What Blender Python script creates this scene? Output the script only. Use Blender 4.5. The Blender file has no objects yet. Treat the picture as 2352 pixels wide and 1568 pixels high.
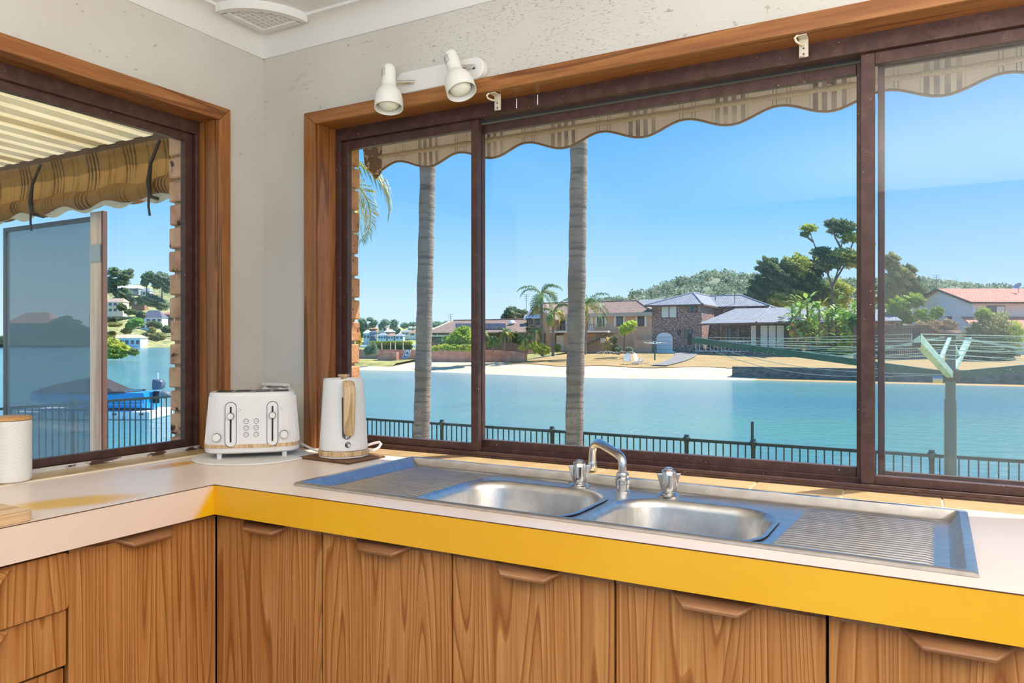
import bpy, bmesh, math, random
import numpy as np
from mathutils import Vector, Matrix, geometry

random.seed(7)
rng = np.random.default_rng(11)
sc = bpy.context.scene
col = sc.collection

# ------------------------------------------------------------------ camera
FPX, CX, CY = 1696.0, 1176.0, 784.0
YAW = math.radians(28.732)
CAM = Vector((2.105, -1.942, 1.275))
RV = Vector((math.cos(YAW), math.sin(YAW), 0))
FV = Vector((-math.sin(YAW), math.cos(YAW), 0))
cd = bpy.data.cameras.new('camera')
cd.sensor_width = 36.0
cd.lens = 36.0 * FPX / 2352.0
cd.clip_start, cd.clip_end = 0.02, 3000
camo = bpy.data.objects.new('camera', cd)
camo.location = CAM
camo.rotation_euler = (math.pi / 2, 0, YAW)
col.objects.link(camo)
sc.camera = camo

# ------------------------------------------------------------------ view + world + lights
sc.view_settings.view_transform = 'Standard'
sc.view_settings.look = 'None'
sc.view_settings.gamma = 1.0
sc.view_settings.use_curve_mapping = False
sc.view_settings.exposure = 0.0
if hasattr(sc, 'cycles'):
    sc.cycles.max_bounces = 9
    sc.cycles.caustics_reflective = False
    sc.cycles.caustics_refractive = False
    sc.cycles.transparent_max_bounces = 16


def lin(c):
    return tuple(((v / 255.0) / 12.92 if v / 255.0 <= 0.04045 else ((v / 255.0 + 0.055) / 1.055) ** 2.4) for v in c)


w = bpy.data.worlds.new('sky')
sc.world = w
w.use_nodes = True
nt = w.node_tree
nt.nodes.clear()
wo = nt.nodes.new('ShaderNodeOutputWorld')
wb = nt.nodes.new('ShaderNodeBackground')
wt = nt.nodes.new('ShaderNodeTexCoord')
ws = nt.nodes.new('ShaderNodeSeparateXYZ')
wr = nt.nodes.new('ShaderNodeValToRGB')
nt.links.new(wt.outputs['Generated'], ws.inputs[0])
nt.links.new(ws.outputs['Z'], wr.inputs[0])
nt.links.new(wr.outputs[0], wb.inputs[0])
nt.links.new(wb.outputs[0], wo.inputs[0])
SKY = [(0.0, (216, 239, 250)), (0.05, (200, 234, 252)), (0.1, (172, 220, 253)), (0.17, (132, 200, 252)),
       (0.26, (102, 182, 250)), (0.38, (80, 164, 244)), (0.7, (66, 140, 228)), (1.0, (56, 118, 205))]
cr = wr.color_ramp
while len(cr.elements) > 1:
    cr.elements.remove(cr.elements[0])
for i, (p, c) in enumerate(SKY):
    e = cr.elements[0] if i == 0 else cr.elements.new(max(p, 0))
    e.position = max(p, 0.0)
    e.color = lin(c) + (1,)
wb.inputs[1].default_value = 1.12

SUN_AZ, SUN_EL = math.radians(36), math.radians(54.6)   # azimuth from +Y towards +X
sl = bpy.data.lights.new('sun', 'SUN')
sl.energy = 8.0
sl.angle = math.radians(0.6)
sl.color = (1.0, 0.95, 0.87)
so = bpy.data.objects.new('sun', sl)
sd = Vector((math.sin(SUN_AZ) * math.cos(SUN_EL), math.cos(SUN_AZ) * math.cos(SUN_EL), math.sin(SUN_EL)))
so.rotation_euler = (-sd).to_track_quat('-Z', 'Y').to_euler()
so.location = (10, 20, 30)
col.objects.link(so)


def area(name, loc, size, power, rot=(0, 0, 0), color=(1, 1, 1)):
    l = bpy.data.lights.new(name, 'AREA')
    l.shape = 'RECTANGLE'
    l.size, l.size_y = size
    l.energy = power
    l.color = color
    o = bpy.data.objects.new(name, l)
    o.location = loc
    o.rotation_euler = rot
    col.objects.link(o)
    return o


# added fill lamps, no kitchen fixture: bounced off the ceiling to light the room
area('uplight', (2.6, -2.8, 1.5), (2.6, 2.0), 165, rot=(math.pi, 0, 0), color=(1.0, 0.975, 0.95))
area('uplight', (3.6, -1.1, 1.6), (0.7, 1.4), 50, rot=(math.pi, 0, 0), color=(1.0, 0.975, 0.95))


# ------------------------------------------------------------------ pixel / world helpers
def ray(px, py):
    return RV * ((px - CX) / FPX) + FV + Vector((0, 0, (CY - py) / FPX))


def ony(px, py, Y):
    r = ray(px, py)
    return CAM + r * ((Y - CAM.y) / r.y)


def onx(px, py, X):
    r = ray(px, py)
    return CAM + r * ((X - CAM.x) / r.x)


def onz(px, py, Z):
    r = ray(px, py)
    return CAM + r * ((Z - CAM.z) / r.z)


def at(px, py, d):
    return CAM + ray(px, py) * d


# ------------------------------------------------------------------ materials
def _n(nt, typ, **kw):
    n = nt.nodes.new(typ)
    for k, v in kw.items():
        setattr(n, k, v)
    return n


def coords(nt, stretch=(1, 1, 1), rnd=0.0, kind='Object'):
    tc = _n(nt, 'ShaderNodeTexCoord')
    src = tc.outputs[kind]
    if rnd:
        oi = _n(nt, 'ShaderNodeObjectInfo')
        va = _n(nt, 'ShaderNodeVectorMath', operation='MULTIPLY_ADD')
        cmb = _n(nt, 'ShaderNodeCombineXYZ')
        nt.links.new(oi.outputs['Random'], cmb.inputs[0])
        nt.links.new(oi.outputs['Random'], cmb.inputs[1])
        nt.links.new(oi.outputs['Random'], cmb.inputs[2])
        va.inputs[1].default_value = (rnd, rnd * 1.7, rnd * 2.3)
        nt.links.new(cmb.outputs[0], va.inputs[0])
        nt.links.new(src, va.inputs[2])
        src = va.outputs[0]
    mp = _n(nt, 'ShaderNodeMapping')
    mp.inputs['Scale'].default_value = stretch
    nt.links.new(src, mp.inputs[0])
    return mp.outputs[0]


def noise_fac(nt, scale, stretch=(1, 1, 1), lo=0.4, hi=0.6, detail=3, rnd=0.0, rough=0.55, dist=0.0):
    t = _n(nt, 'ShaderNodeTexNoise')
    t.inputs['Scale'].default_value = scale
    t.inputs['Detail'].default_value = detail
    t.inputs['Roughness'].default_value = rough
    t.inputs['Distortion'].default_value = dist
    nt.links.new(coords(nt, stretch, rnd), t.inputs['Vector'])
    mr = _n(nt, 'ShaderNodeMapRange')
    mr.inputs[1].default_value = lo
    mr.inputs[2].default_value = hi
    nt.links.new(t.outputs[0], mr.inputs[0])
    return mr.outputs[0]


def mixc(nt, fac, a, b):
    m = _n(nt, 'ShaderNodeMix', data_type='RGBA')
    if isinstance(fac, (int, float)):
        m.inputs[0].default_value = fac
    else:
        nt.links.new(fac, m.inputs[0])
    for s, v in ((6, a), (7, b)):
        if isinstance(v, tuple):
            m.inputs[s].default_value = lin(v) + (1,)
        else:
            nt.links.new(v, m.inputs[s])
    return m.outputs[2]


def newmat(name):
    m = bpy.data.materials.new(name)
    m.use_nodes = True
    nt = m.node_tree
    return m, nt, nt.nodes['Principled BSDF']


def add_bump(nt, b, height, strength=0.3, dist=0.002):
    bp = _n(nt, 'ShaderNodeBump')
    bp.inputs['Strength'].default_value = strength
    bp.inputs['Distance'].default_value = dist
    nt.links.new(height, bp.inputs['Height'])
    nt.links.new(bp.outputs[0], b.inputs['Normal'])


def M(name, base, rough=0.5, metal=0.0, layers=(), bump=None, spec=0.5, rnd=0.0, coat=0.0, trans=0.0, sss=0.0):
    """layers: (scale, stretch, colour, lo, hi) noise blends laid over the base colour"""
    m, nt, b = newmat(name)
    c = base
    for L in layers:
        sc_, st, c2, lo, hi = L[:5]
        f = noise_fac(nt, sc_, st, lo, hi, rnd=rnd, detail=L[5] if len(L) > 5 else 3)
        c = mixc(nt, f, c, c2)
    if isinstance(c, tuple):
        b.inputs['Base Color'].default_value = lin(c) + (1,)
    else:
        nt.links.new(c, b.inputs['Base Color'])
    b.inputs['Roughness'].default_value = rough
    b.inputs['Metallic'].default_value = metal
    b.inputs['Specular IOR Level'].default_value = spec
    b.inputs['Coat Weight'].default_value = coat
    if bump:
        add_bump(nt, b, noise_fac(nt, bump[0], bump[1], 0.2, 0.8, rnd=rnd), bump[2], bump[3])
    return m


def wood(name, dark, mid, light, stretch, scale=4.0, bands=9.0, rough=0.38, rnd=3.0, fine=90, fstretch=None, bump=0.15):
    """contour lines of a stretched noise give the cathedral grain; a fine streak noise lies on top"""
    m, nt, b = newmat(name)
    t = _n(nt, 'ShaderNodeTexNoise')
    t.inputs['Scale'].default_value = scale
    t.inputs['Detail'].default_value = 1.2
    t.inputs['Roughness'].default_value = 0.4
    nt.links.new(coords(nt, stretch, rnd), t.inputs['Vector'])
    mu = _n(nt, 'ShaderNodeMath', operation='MULTIPLY')
    mu.inputs[1].default_value = bands
    nt.links.new(t.outputs[0], mu.inputs[0])
    pp = _n(nt, 'ShaderNodeMath', operation='FRACT')
    nt.links.new(mu.outputs[0], pp.inputs[0])
    r = _n(nt, 'ShaderNodeValToRGB')
    e = r.color_ramp.elements
    e[0].position, e[0].color = 0.0, lin(light) + (1,)
    e[1].position, e[1].color = 1.0, lin(mid) + (1,)
    x = e.new(0.72)
    x.color = lin(mid) + (1,)
    x = e.new(0.9)
    x.color = lin(dark) + (1,)
    nt.links.new(pp.outputs[0], r.inputs[0])
    fs = fstretch or stretch
    f = noise_fac(nt, fine, fs, 0.35, 0.7, 2, rnd)
    c = mixc(nt, f, r.outputs[0], dark)
    mx = _n(nt, 'ShaderNodeMix', data_type='RGBA')
    mx.inputs[0].default_value = 0.55
    nt.links.new(r.outputs[0], mx.inputs[6])
    nt.links.new(c, mx.inputs[7])
    nt.links.new(mx.outputs[2], b.inputs['Base Color'])
    b.inputs['Roughness'].default_value = rough
    add_bump(nt, b, f, bump, 0.0006)
    return m


def glass(name, tint=(1, 1, 1), haze=0.0, hazecol=(220, 225, 230), refl=1.0):
    m, nt, b = newmat(name)
    nt.nodes.remove(b)
    out = nt.nodes['Material Output']
    tr = _n(nt, 'ShaderNodeBsdfTransparent')
    tr.inputs[0].default_value = tuple(tint) + (1,)
    gl = _n(nt, 'ShaderNodeBsdfGlossy')
    gl.inputs['Roughness'].default_value = 0.0
    fr = _n(nt, 'ShaderNodeLayerWeight')
    fr.inputs[0].default_value = .5
    pw = _n(nt, 'ShaderNodeMath', operation='POWER')
    pw.inputs[1].default_value = 5.0
    nt.links.new(fr.outputs['Facing'], pw.inputs[0])
    mul = _n(nt, 'ShaderNodeMath', operation='MULTIPLY_ADD')      # Schlick
    mul.inputs[1].default_value = .965 * refl
    mul.inputs[2].default_value = .035 * refl
    nt.links.new(pw.outputs[0], mul.inputs[0])
    mx = _n(nt, 'ShaderNodeMixShader')
    nt.links.new(mul.outputs[0], mx.inputs[0])
    nt.links.new(tr.outputs[0], mx.inputs[1])
    nt.links.new(gl.outputs[0], mx.inputs[2])
    last = mx.outputs[0]
    if haze:
        df = _n(nt, 'ShaderNodeBsdfDiffuse')
        df.inputs[0].default_value = lin(hazecol) + (1,)
        m2 = _n(nt, 'ShaderNodeMixShader')
        f = noise_fac(nt, 7, (1, 1, 1), 0.3, 0.8)
        mm = _n(nt, 'ShaderNodeMath', operation='MULTIPLY')
        mm.inputs[1].default_value = haze
        nt.links.new(f, mm.inputs[0])
        nt.links.new(mm.outputs[0], m2.inputs[0])
        nt.links.new(last, m2.inputs[1])
        nt.links.new(df.outputs[0], m2.inputs[2])
        last = m2.outputs[0]
    nt.links.new(last, out.inputs[0])
    return m


def meshscreen(name, colr, cover):
    m, nt, b = newmat(name)
    nt.nodes.remove(b)
    out = nt.nodes['Material Output']
    tr = _n(nt, 'ShaderNodeBsdfTransparent')
    df = _n(nt, 'ShaderNodeBsdfDiffuse')
    df.inputs[0].default_value = lin(colr) + (1,)
    m2 = _n(nt, 'ShaderNodeMixShader')
    m2.inputs[0].default_value = cover
    nt.links.new(tr.outputs[0], m2.inputs[1])
    nt.links.new(df.outputs[0], m2.inputs[2])
    nt.links.new(m2.outputs[0], out.inputs[0])
    return m


# ------------------------------------------------------------------ mesh builder
class MB:
    def __init__(s, f=None):
        s.v, s.f, s.mi = [], [], []
        s.xf = f          # optional local->world function
        s.cur = 0

    def add(s, verts, faces):
        o = len(s.v)
        if s.xf:
            verts = [s.xf(p) for p in verts]
        s.v.extend([tuple(p) for p in verts])
        s.f.extend([tuple(i + o for i in f) for f in faces])
        s.mi.extend([s.cur] * len(faces))
        return s

    def box(s, a, b):
        (x0, y0, z0), (x1, y1, z1) = a, b
        x0, x1 = min(x0, x1), max(x0, x1)
        y0, y1 = min(y0, y1), max(y0, y1)
        z0, z1 = min(z0, z1), max(z0, z1)
        return s.add([(x0, y0, z0), (x1, y0, z0), (x1, y1, z0), (x0, y1, z0), (x0, y0, z1), (x1, y0, z1), (x1, y1, z1), (x0, y1, z1)],
                     [(0, 3, 2, 1), (4, 5, 6, 7), (0, 1, 5, 4), (1, 2, 6, 5), (2, 3, 7, 6), (3, 0, 4, 7)])

    def prism(s, poly, d0, d1, axis='y'):
        """poly of 2-D points extruded along an axis between d0 and d1 (closed)"""
        n = len(poly)
        def P(p, d):
            return (p[0], d, p[1]) if axis == 'y' else (d, p[0], p[1]) if axis == 'x' else (p[0], p[1], d)
        vs = [P(p, d0) for p in poly] + [P(p, d1) for p in poly]
        fs = [(i, (i + 1) % n, n + (i + 1) % n, n + i) for i in range(n)]
        fs += [tuple(range(n - 1, -1, -1)), tuple(range(n, 2 * n))]
        return s.add(vs, fs)

    def rings(s, loops, caps=(True, True)):
        n = len(loops[0])
        vs = [p for l in loops for p in l]
        fs = []
        for k in range(len(loops) - 1):
            a, b = k * n, (k + 1) * n
            fs += [(a + i, a + (i + 1) % n, b + (i + 1) % n, b + i) for i in range(n)]
        if caps[0]:
            fs.append(tuple(range(n - 1, -1, -1)))
        if caps[1]:
            fs.append(tuple(range((len(loops) - 1) * n, len(loops) * n)))
        return s.add(vs, fs)

    def tube(s, pts, r, n=8, caps=True):
        pts = [Vector(p) for p in pts]
        if not isinstance(r, (list, tuple)):
            r = [r] * len(pts)
        loops = []
        up = None
        for i, p in enumerate(pts):
            t = (pts[min(i + 1, len(pts) - 1)] - pts[max(i - 1, 0)]).normalized()
            if up is None:
                up = Vector((0, 0, 1)) if abs(t.z) < 0.9 else Vector((1, 0, 0))
            a = t.cross(up).normalized()
            up = a.cross(t).normalized()
            loops.append([p + (a * math.cos(k * 2 * math.pi / n) + up * math.sin(k * 2 * math.pi / n)) * r[i] for k in range(n)])
        return s.rings(loops, (caps, caps))

    def bar(s, a, b, wdt, hgt, up=(0, 0, 1)):
        """square bar from a to b"""
        a, b = Vector(a), Vector(b)
        t = (b - a).normalized()
        u = Vector(up)
        if abs(t.dot(u)) > 0.95:
            u = Vector((1, 0, 0))
        x = t.cross(u).normalized() * (wdt / 2)
        y = x.cross(t).normalized() * (hgt / 2)
        return s.rings([[p - x - y, p + x - y, p + x + y, p - x + y] for p in (a, b)])

    def lathe(s, prof, c=(0, 0, 0), n=32, mod=None, axis=None, caps=(True, True)):
        """prof: (radius, height); mod(theta, r, h)->r; axis: direction the height runs along"""
        c = Vector(c)
        z = Vector(axis or (0, 0, 1)).normalized()
        x = z.orthogonal().normalized() if axis else Vector((1, 0, 0))
        y = z.cross(x)
        loops = []
        for r, h in prof:
            L = []
            for k in range(n):
                th = 2 * math.pi * k / n
                rr = mod(th, r, h) if mod else r
                L.append(c + x * (rr * math.cos(th)) + y * (rr * math.sin(th)) + z * h)
            loops.append(L)
        return s.rings(loops, caps)

    def quad(s, a, b, c, d):
        return s.add([a, b, c, d], [(0, 1, 2, 3)])

    def build(s, name, mat, parent=None, smooth=None, bevel=0, kind=None, seg=2):
        me = bpy.data.meshes.new(name)
        org = ORG.get(parent.name, Vector()) if parent else Vector()
        if parent is None:
            a = np.array(s.v)
            lo, hi = a.min(0), a.max(0)
            org = Vector(((lo[0] + hi[0]) / 2, (lo[1] + hi[1]) / 2, lo[2]))
        me.from_pydata([(p[0] - org.x, p[1] - org.y, p[2] - org.z) for p in s.v], [], s.f)
        me.validate()
        if s.flip:
            bm = bmesh.new()
            bm.from_mesh(me)
            bmesh.ops.recalc_face_normals(bm, faces=bm.faces)
            bm.to_mesh(me)
            bm.free()
        mats = mat if isinstance(mat, (list, tuple)) else [mat]
        for m_ in mats:
            me.materials.append(m_)
        if len(mats) > 1 and len(me.polygons) == len(s.mi):
            me.polygons.foreach_set('material_index', s.mi)
        if smooth is not None:
            me.polygons.foreach_set('use_smooth', [True] * len(me.polygons))
            me.set_sharp_from_angle(angle=math.radians(smooth))
        o = bpy.data.objects.new(name, me)
        col.objects.link(o)
        if parent:
            o.parent = parent
        else:
            o.location = org
        ORG[o.name] = org
        if bevel:
            bv = o.modifiers.new('bevel', 'BEVEL')
            bv.width = bevel
            bv.segments = seg
            bv.limit_method = 'ANGLE'
            bv.angle_limit = math.radians(40)
        if kind:
            o['kind'] = kind
        return o
    flip = True


ORG = {}


def thing(name, label, cat, loc, group=None):
    o = bpy.data.objects.new(name, None)
    o.empty_display_size = 0.05
    o.location = loc
    col.objects.link(o)
    ORG[o.name] = Vector(loc)
    o['label'] = label
    o['category'] = cat
    if group:
        o['group'] = group
    return o


def tag(o, label, cat, group=None):
    o['label'] = label
    o['category'] = cat
    if group:
        o['group'] = group
    return o


def struct(name, label=None):
    o = bpy.data.objects.new(name, None)
    o.empty_display_size = 0.05
    col.objects.link(o)
    ORG[o.name] = Vector()
    o['kind'] = 'structure'
    if label:
        o['label'] = label
        o['category'] = name.split('_')[0]
    return o


def S(o, label):
    o['kind'] = 'structure'
    o['label'] = label
    o['category'] = o.name.split('_')[0]
    return o


def dup(o, parent, off=(0, 0, 0), rotz=0.0, scale=None):
    c = o.copy()
    col.objects.link(c)
    c.parent = parent
    c.location = Vector(o.location) + Vector(off)
    if rotz:
        c.rotation_euler.z = rotz
    if scale:
        c.scale = scale
    return c


def arc(c, r, a0, a1, n):
    return [(c[0] + r * math.cos(a0 + (a1 - a0) * i / n), c[1] + r * math.sin(a0 + (a1 - a0) * i / n)) for i in range(n + 1)]


def rrect(x0, x1, y0, y1, r, n=6):
    p = []
    for cx_, cy_, a in ((x1 - r, y1 - r, 0), (x0 + r, y1 - r, 90), (x0 + r, y0 + r, 180), (x1 - r, y0 + r, 270)):
        p += arc((cx_, cy_), r, math.radians(a), math.radians(a + 90), n)
    return p


# shared materials
m_wall = None
m_white = M('white plastic', (232, 230, 228), 0.35)
m_ceil = M('ceiling paint', (226, 225, 223), 0.75)
m_alu = M('bronze aluminium', (78, 53, 48), 0.42, 0.25, layers=[(30, (1, 1, 1), (98, 70, 63), 0.45, 0.75), (160, (1, 1, 1), (60, 40, 37), 0.62, 0.7), (130, (1, 1, 1), (214, 200, 194), 0.735, 0.75, 2)])
m_chrome = M('chrome', (208, 206, 204), 0.24, 1.0)
m_steel = M('brushed steel', (212, 208, 204), 0.36, 1.0, layers=[(25, (1, 6, 1), (188, 185, 182), 0.35, 0.75)])
m_dark = M('dark void', (26, 20, 17), 0.8)
m_black = M('black plastic', (30, 30, 32), 0.5)
m_glass = glass('window glass', (0.99, 0.995, 0.995), 0.012, refl=.7)
def cedar(nm, ax):
    st = [1.0, 1.0, 1.0]
    st['xyz'.index(ax)] = 0.06
    return wood(nm, (112, 64, 30), (152, 95, 48), (172, 114, 62), tuple(st), 14, 4, 0.34, 2.0, 120, tuple(st), 0.2)


m_cx, m_cy, m_cz = cedar('cedar along x', 'x'), cedar('cedar along y', 'y'), cedar('cedar along z', 'z')
m_teak = wood('teak veneer', (146, 90, 42), (190, 128, 68), (206, 150, 90), (1.0, 1.0, 0.055), 9.5, 20, 0.36, 5.0, 190, (1, 1, 0.02), 0.12)
m_teak_dark = wood('stained lip', (110, 70, 44), (162, 112, 74), (188, 140, 98), (0.1, 0.1, 1), 16, 4, 0.4, 2.0, 120, (0.06, 0.06, 1))
m_pale = wood('pale wood', (176, 138, 94), (214, 182, 138), (224, 196, 156), (1, 1, 0.12), 26, 5, 0.45, 2.0, 160, (1, 1, 0.05))
m_palex = wood('pale board', (196, 152, 104), (222, 184, 138), (232, 200, 158), (1, .1, 1), 16, 4, 0.5, 2.0, 100, (1, 0.06, 1))

# ================================================================== ROOM SHELL
def paint(name, cx_local, strength):
    m, nt, b = newmat(name)
    base = mixc(nt, noise_fac(nt, 2.2, (1, 1, 1), 0.35, 0.7), (211, 207, 202), (202, 196, 188))
    fleck = noise_fac(nt, 62, (1, 1, 4.0), 0.58, 0.64, 3)
    region = noise_fac(nt, 3.1, (1, 1, 1.5), 0.40, 0.52, 2)
    tc = _n(nt, 'ShaderNodeTexCoord')
    sp = _n(nt, 'ShaderNodeSeparateXYZ')
    nt.links.new(tc.outputs['Object'], sp.inputs[0])
    mz = _n(nt, 'ShaderNodeMapRange')
    mz.inputs[1].default_value, mz.inputs[2].default_value = 1.75, 2.2
    nt.links.new(sp.outputs['Z'], mz.inputs[0])
    ab = _n(nt, 'ShaderNodeMath', operation='SUBTRACT')
    ab.inputs[1].default_value = cx_local
    nt.links.new(sp.outputs['X'], ab.inputs[0])
    aa = _n(nt, 'ShaderNodeMath', operation='ABSOLUTE')
    nt.links.new(ab.outputs[0], aa.inputs[0])
    mx_ = _n(nt, 'ShaderNodeMapRange')
    mx_.inputs[1].default_value, mx_.inputs[2].default_value = 0.85, 0.2
    nt.links.new(aa.outputs[0], mx_.inputs[0])
    def mul(a, b_):
        n = _n(nt, 'ShaderNodeMath', operation='MULTIPLY')
        nt.links.new(a, n.inputs[0])
        if isinstance(b_, float):
            n.inputs[1].default_value = b_
        else:
            nt.links.new(b_, n.inputs[1])
        return n.outputs[0]
    f1 = mul(mul(mul(fleck, region), mul(mz.outputs[0], mx_.outputs[0])), strength)
    sparse = mul(mul(noise_fac(nt, 30, (1, 1, 1.6), 0.685, 0.70, 4), mz.outputs[0]), 0.6)
    c = mixc(nt, f1, base, (138, 130, 122))
    c = mixc(nt, sparse, c, (130, 120, 110))
    nt.links.new(c, b.inputs['Base Color'])
    b.inputs['Roughness'].default_value = 0.55
    add_bump(nt, b, f1, 0.4, 0.002)
    return m


m_wall_b = paint('back wall paint', -0.85, 0.62)
m_wall_l = paint('left wall paint', 9.0, 0.0)

WX0, WX1 = 0.235, 3.14          # back window opening in the wall
LY0, LY1 = -0.182, -1.62        # left window opening
WZ0, WZ1 = 0.885, 2.055
RX, RY = 4.2, -4.0
mb = MB()
mb.box((-0.1, 0, 0), (WX0, 0.1, 2.45)).box((WX1, 0, 0), (RX + .1, 0.1, 2.45))
mb.box((WX0, 0, 0), (WX1, 0.1, WZ0)).box((WX0, 0, WZ1), (WX1, 0.1, 2.45))
wall_b = S(mb.build('wall_back', m_wall_b), 'cream painted wall with flaking paint around the wide window')
mb = MB()
mb.box((-0.1, 0, 0), (0, LY0, 2.45)).box((-0.1, LY1, 0), (0, RY, 2.45))
mb.box((-0.1, LY0, 0), (0, LY1, WZ0)).box((-0.1, LY0, WZ1), (0, LY1, 2.45))
S(mb.build('wall_left', m_wall_l), 'cream painted side wall holding the smaller window')
mb = MB().box((RX, 0, 0), (RX + .1, RY, 2.45))
S(mb.build('wall_right', m_wall_l), 'cream painted wall at the far side of the kitchen')
m_flake = M('lifted paint', (206, 200, 192), .6)
random.seed(2)
for fx, fz in ((662, 206), (674, 204), (690, 208), (702, 196), (714, 190), (706, 205), (684, 186), (690, 176), (700, 174)):
    q_ = ony(fx, fz, 0)
    w_, h_ = random.uniform(.006, .016), random.uniform(.004, .008)
    MB().add([(q_.x - w_, -.0005, q_.z - h_ * .3), (q_.x + w_, -.0005, q_.z - h_ * .1), (q_.x + w_ * .7, -.007, q_.z + h_), (q_.x - w_ * .6, -.005, q_.z + h_ * .8)], [(0, 1, 2, 3)]).build('paint_flake', m_flake, wall_b)
m_floor = M('vinyl floor', (150, 118, 88), 0.5, layers=[(8, (1, 1, 1), (128, 98, 72), .4, .6)])
S(MB().box((-0.1, 0.1, -0.12), (RX + .1, RY, 0)).build('floor', m_floor), 'brown vinyl kitchen floor')
S(MB().box((-0.1, 0.1, 2.39), (RX + .1, RY, 2.5)).build('ceiling', m_ceil), 'white plaster ceiling')


def cove(n=6):
    p = [(0, 2.31), (0.006, 2.31)]
    for i in range(n + 1):
        a = math.radians(90 * i / n)
        p.append((0.006 + 0.064 * (1 - math.cos(a)), 2.318 + 0.062 * math.sin(a)))
    return p + [(0.082, 2.38), (0.082, 2.392), (0, 2.392)]


cv = cove()
S(MB().prism([(-a, b_) for a, b_ in cv], -0.05, RX, 'x').build('trim_1', m_ceil, smooth=35), 'white cornice along the back wall')
S(MB().prism(cv, RY, 0.02, 'y').build('trim_2', m_ceil, smooth=35), 'white cornice along the left wall')

# corner plaster vent under the ceiling
vt = thing('ceiling_vent', 'white quarter round ceiling vent with square grid holes in the room corner', 'vent', (0.08, -0.08, 2.36))
vx, vy, vr = 0.078, -0.072, 0.195
q = [(vx, vy)] + [(vx + vr * math.cos(a), vy - vr * math.sin(a)) for a in [math.radians(90 * i / 14) for i in range(15)]]
MB().prism(q, 2.381, 2.3885, 'z').build('back_plate', M('vent shade', (206, 204, 202), .8), vt)
bars = MB()
for i in range(8):
    o = 0.018 + i * 0.021
    L = math.sqrt(max(vr * vr - o * o, 0)) - 0.004
    wd = 0.011
    bars.box((vx + o, vy - 0.012, 2.366), (vx + o + wd, vy - L, 2.384))
    bars.box((vx + 0.013, vy - o, 2.3668), (vx + L - .001, vy - o - wd, 2.3832))
bars.build('grille', m_ceil, vt)
rim = MB()
rim.box((vx, vy, 2.362), (vx + vr - .012, vy - 0.024, 2.385)).box((vx, vy - .024, 2.362), (vx + 0.024, vy - vr + .012, 2.385))
out = [(vx + (vr + .012) * math.cos(a), vy - (vr + .012) * math.sin(a)) for a in [math.radians(90 * i / 14) for i in range(15)]]
inn = [(vx + (vr - .014) * math.cos(a), vy - (vr - .014) * math.sin(a)) for a in [math.radians(90 * i / 14) for i in range(14, -1, -1)]]
for i in range(14):
    rim.prism([out[i], out[i + 1], inn[13 - i], inn[14 - i]], 2.362, 2.39, 'z')
rim.build('rim', m_ceil, vt)

# ================================================================== BACK WINDOW
w2 = struct('window_2', 'wide bronze aluminium sliding window over the sink with cedar surround')
ci, co, ct = 0.269, 0.216, 0.02       # casing inner / outer edge, proud by
czi, czo = 2.032, 2.076
cx1 = 3.106
MB().prism([(co, czo), (cx1 + .053, czo), (cx1, czi), (ci, czi)], -ct, 0, 'y').build('casing_head', m_cx, w2, bevel=.003)
MB().prism([(co, .901), (co, czo), (ci, czi), (ci, .901)], -ct, 0, 'y').build('casing_jamb', m_cz, w2, bevel=.003)
MB().prism([(cx1, .901), (cx1, czi), (cx1 + .053, czo), (cx1 + .053, .901)], -ct, 0, 'y').build('casing_jamb', m_cz, w2, bevel=.003)
MB().box((WX0, -0.008, czi + .003), (WX1, .1, WZ1)).build('head_lining', m_cx, w2, bevel=.002)
MB().box((WX0, -0.008, .901), (ci + .006, .1, czi + .003)).build('jamb_lining', m_cz, w2, bevel=.002)
MB().box((cx1 - .006, -0.008, .901), (WX1, .1, czi + .003)).build('jamb_lining', m_cz, w2, bevel=.002)
FX0, FX1 = 0.275, 3.1
fr = MB()
fr.box((FX0, .078, 1.992), (FX1, .17, 2.036)).box((FX0, .078, .9), (FX1, .175, .912)).box((FX0, .078, .912), (FX1, .088, .922))
fr.box((FX0, .078, .912), (FX0 + .022, .121, 1.992)).box((FX1 - .022, .078, .912), (FX1, .17, 1.992))
fr.box((FX0 + .022, .125, .912), (FX1 - .022, .13, .93))
fr.build('frame', m_alu, w2, bevel=.0015)


def sash(parent, a0, a1, z0, z1, d0, d1, st, rl, axis='x', mat=None, pane=True, nm='sash'):
    """rectangular sash: stiles st wide, rails rl = (bottom, top) high; depth d0..d1"""
    m = MB()
    def bx(p0, p1, q0, q1):
        if axis == 'x':
            m.box((p0, d0, q0), (p1, d1, q1))
        else:
            m.box((d0, p0, q0), (d1, p1, q1))
    bx(a0, a0 + st[0], z0, z1)
    bx(a1 - st[1], a1, z0, z1)
    bx(a0 + st[0], a1 - st[1], z0, z0 + rl[0])
    bx(a0 + st[0], a1 - st[1], z1 - rl[1], z1)
    so_ = m.build(nm, mat or m_alu, parent, bevel=.0015)
    if pane:
        g = MB()
        dm = (d0 + d1) / 2
        lo, hi = (a0 + st[0] - .004, dm - .002, z0 + rl[0] - .004), (a1 - st[1] + .004, dm + .002, z1 - rl[1] + .004)
        if axis == 'x':
            g.box(lo, hi)
        else:
            g.box((lo[1], lo[0], lo[2]), (hi[1], hi[0], hi[2]))
        g.build('pane', m_glass, so_)
    return so_


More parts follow.
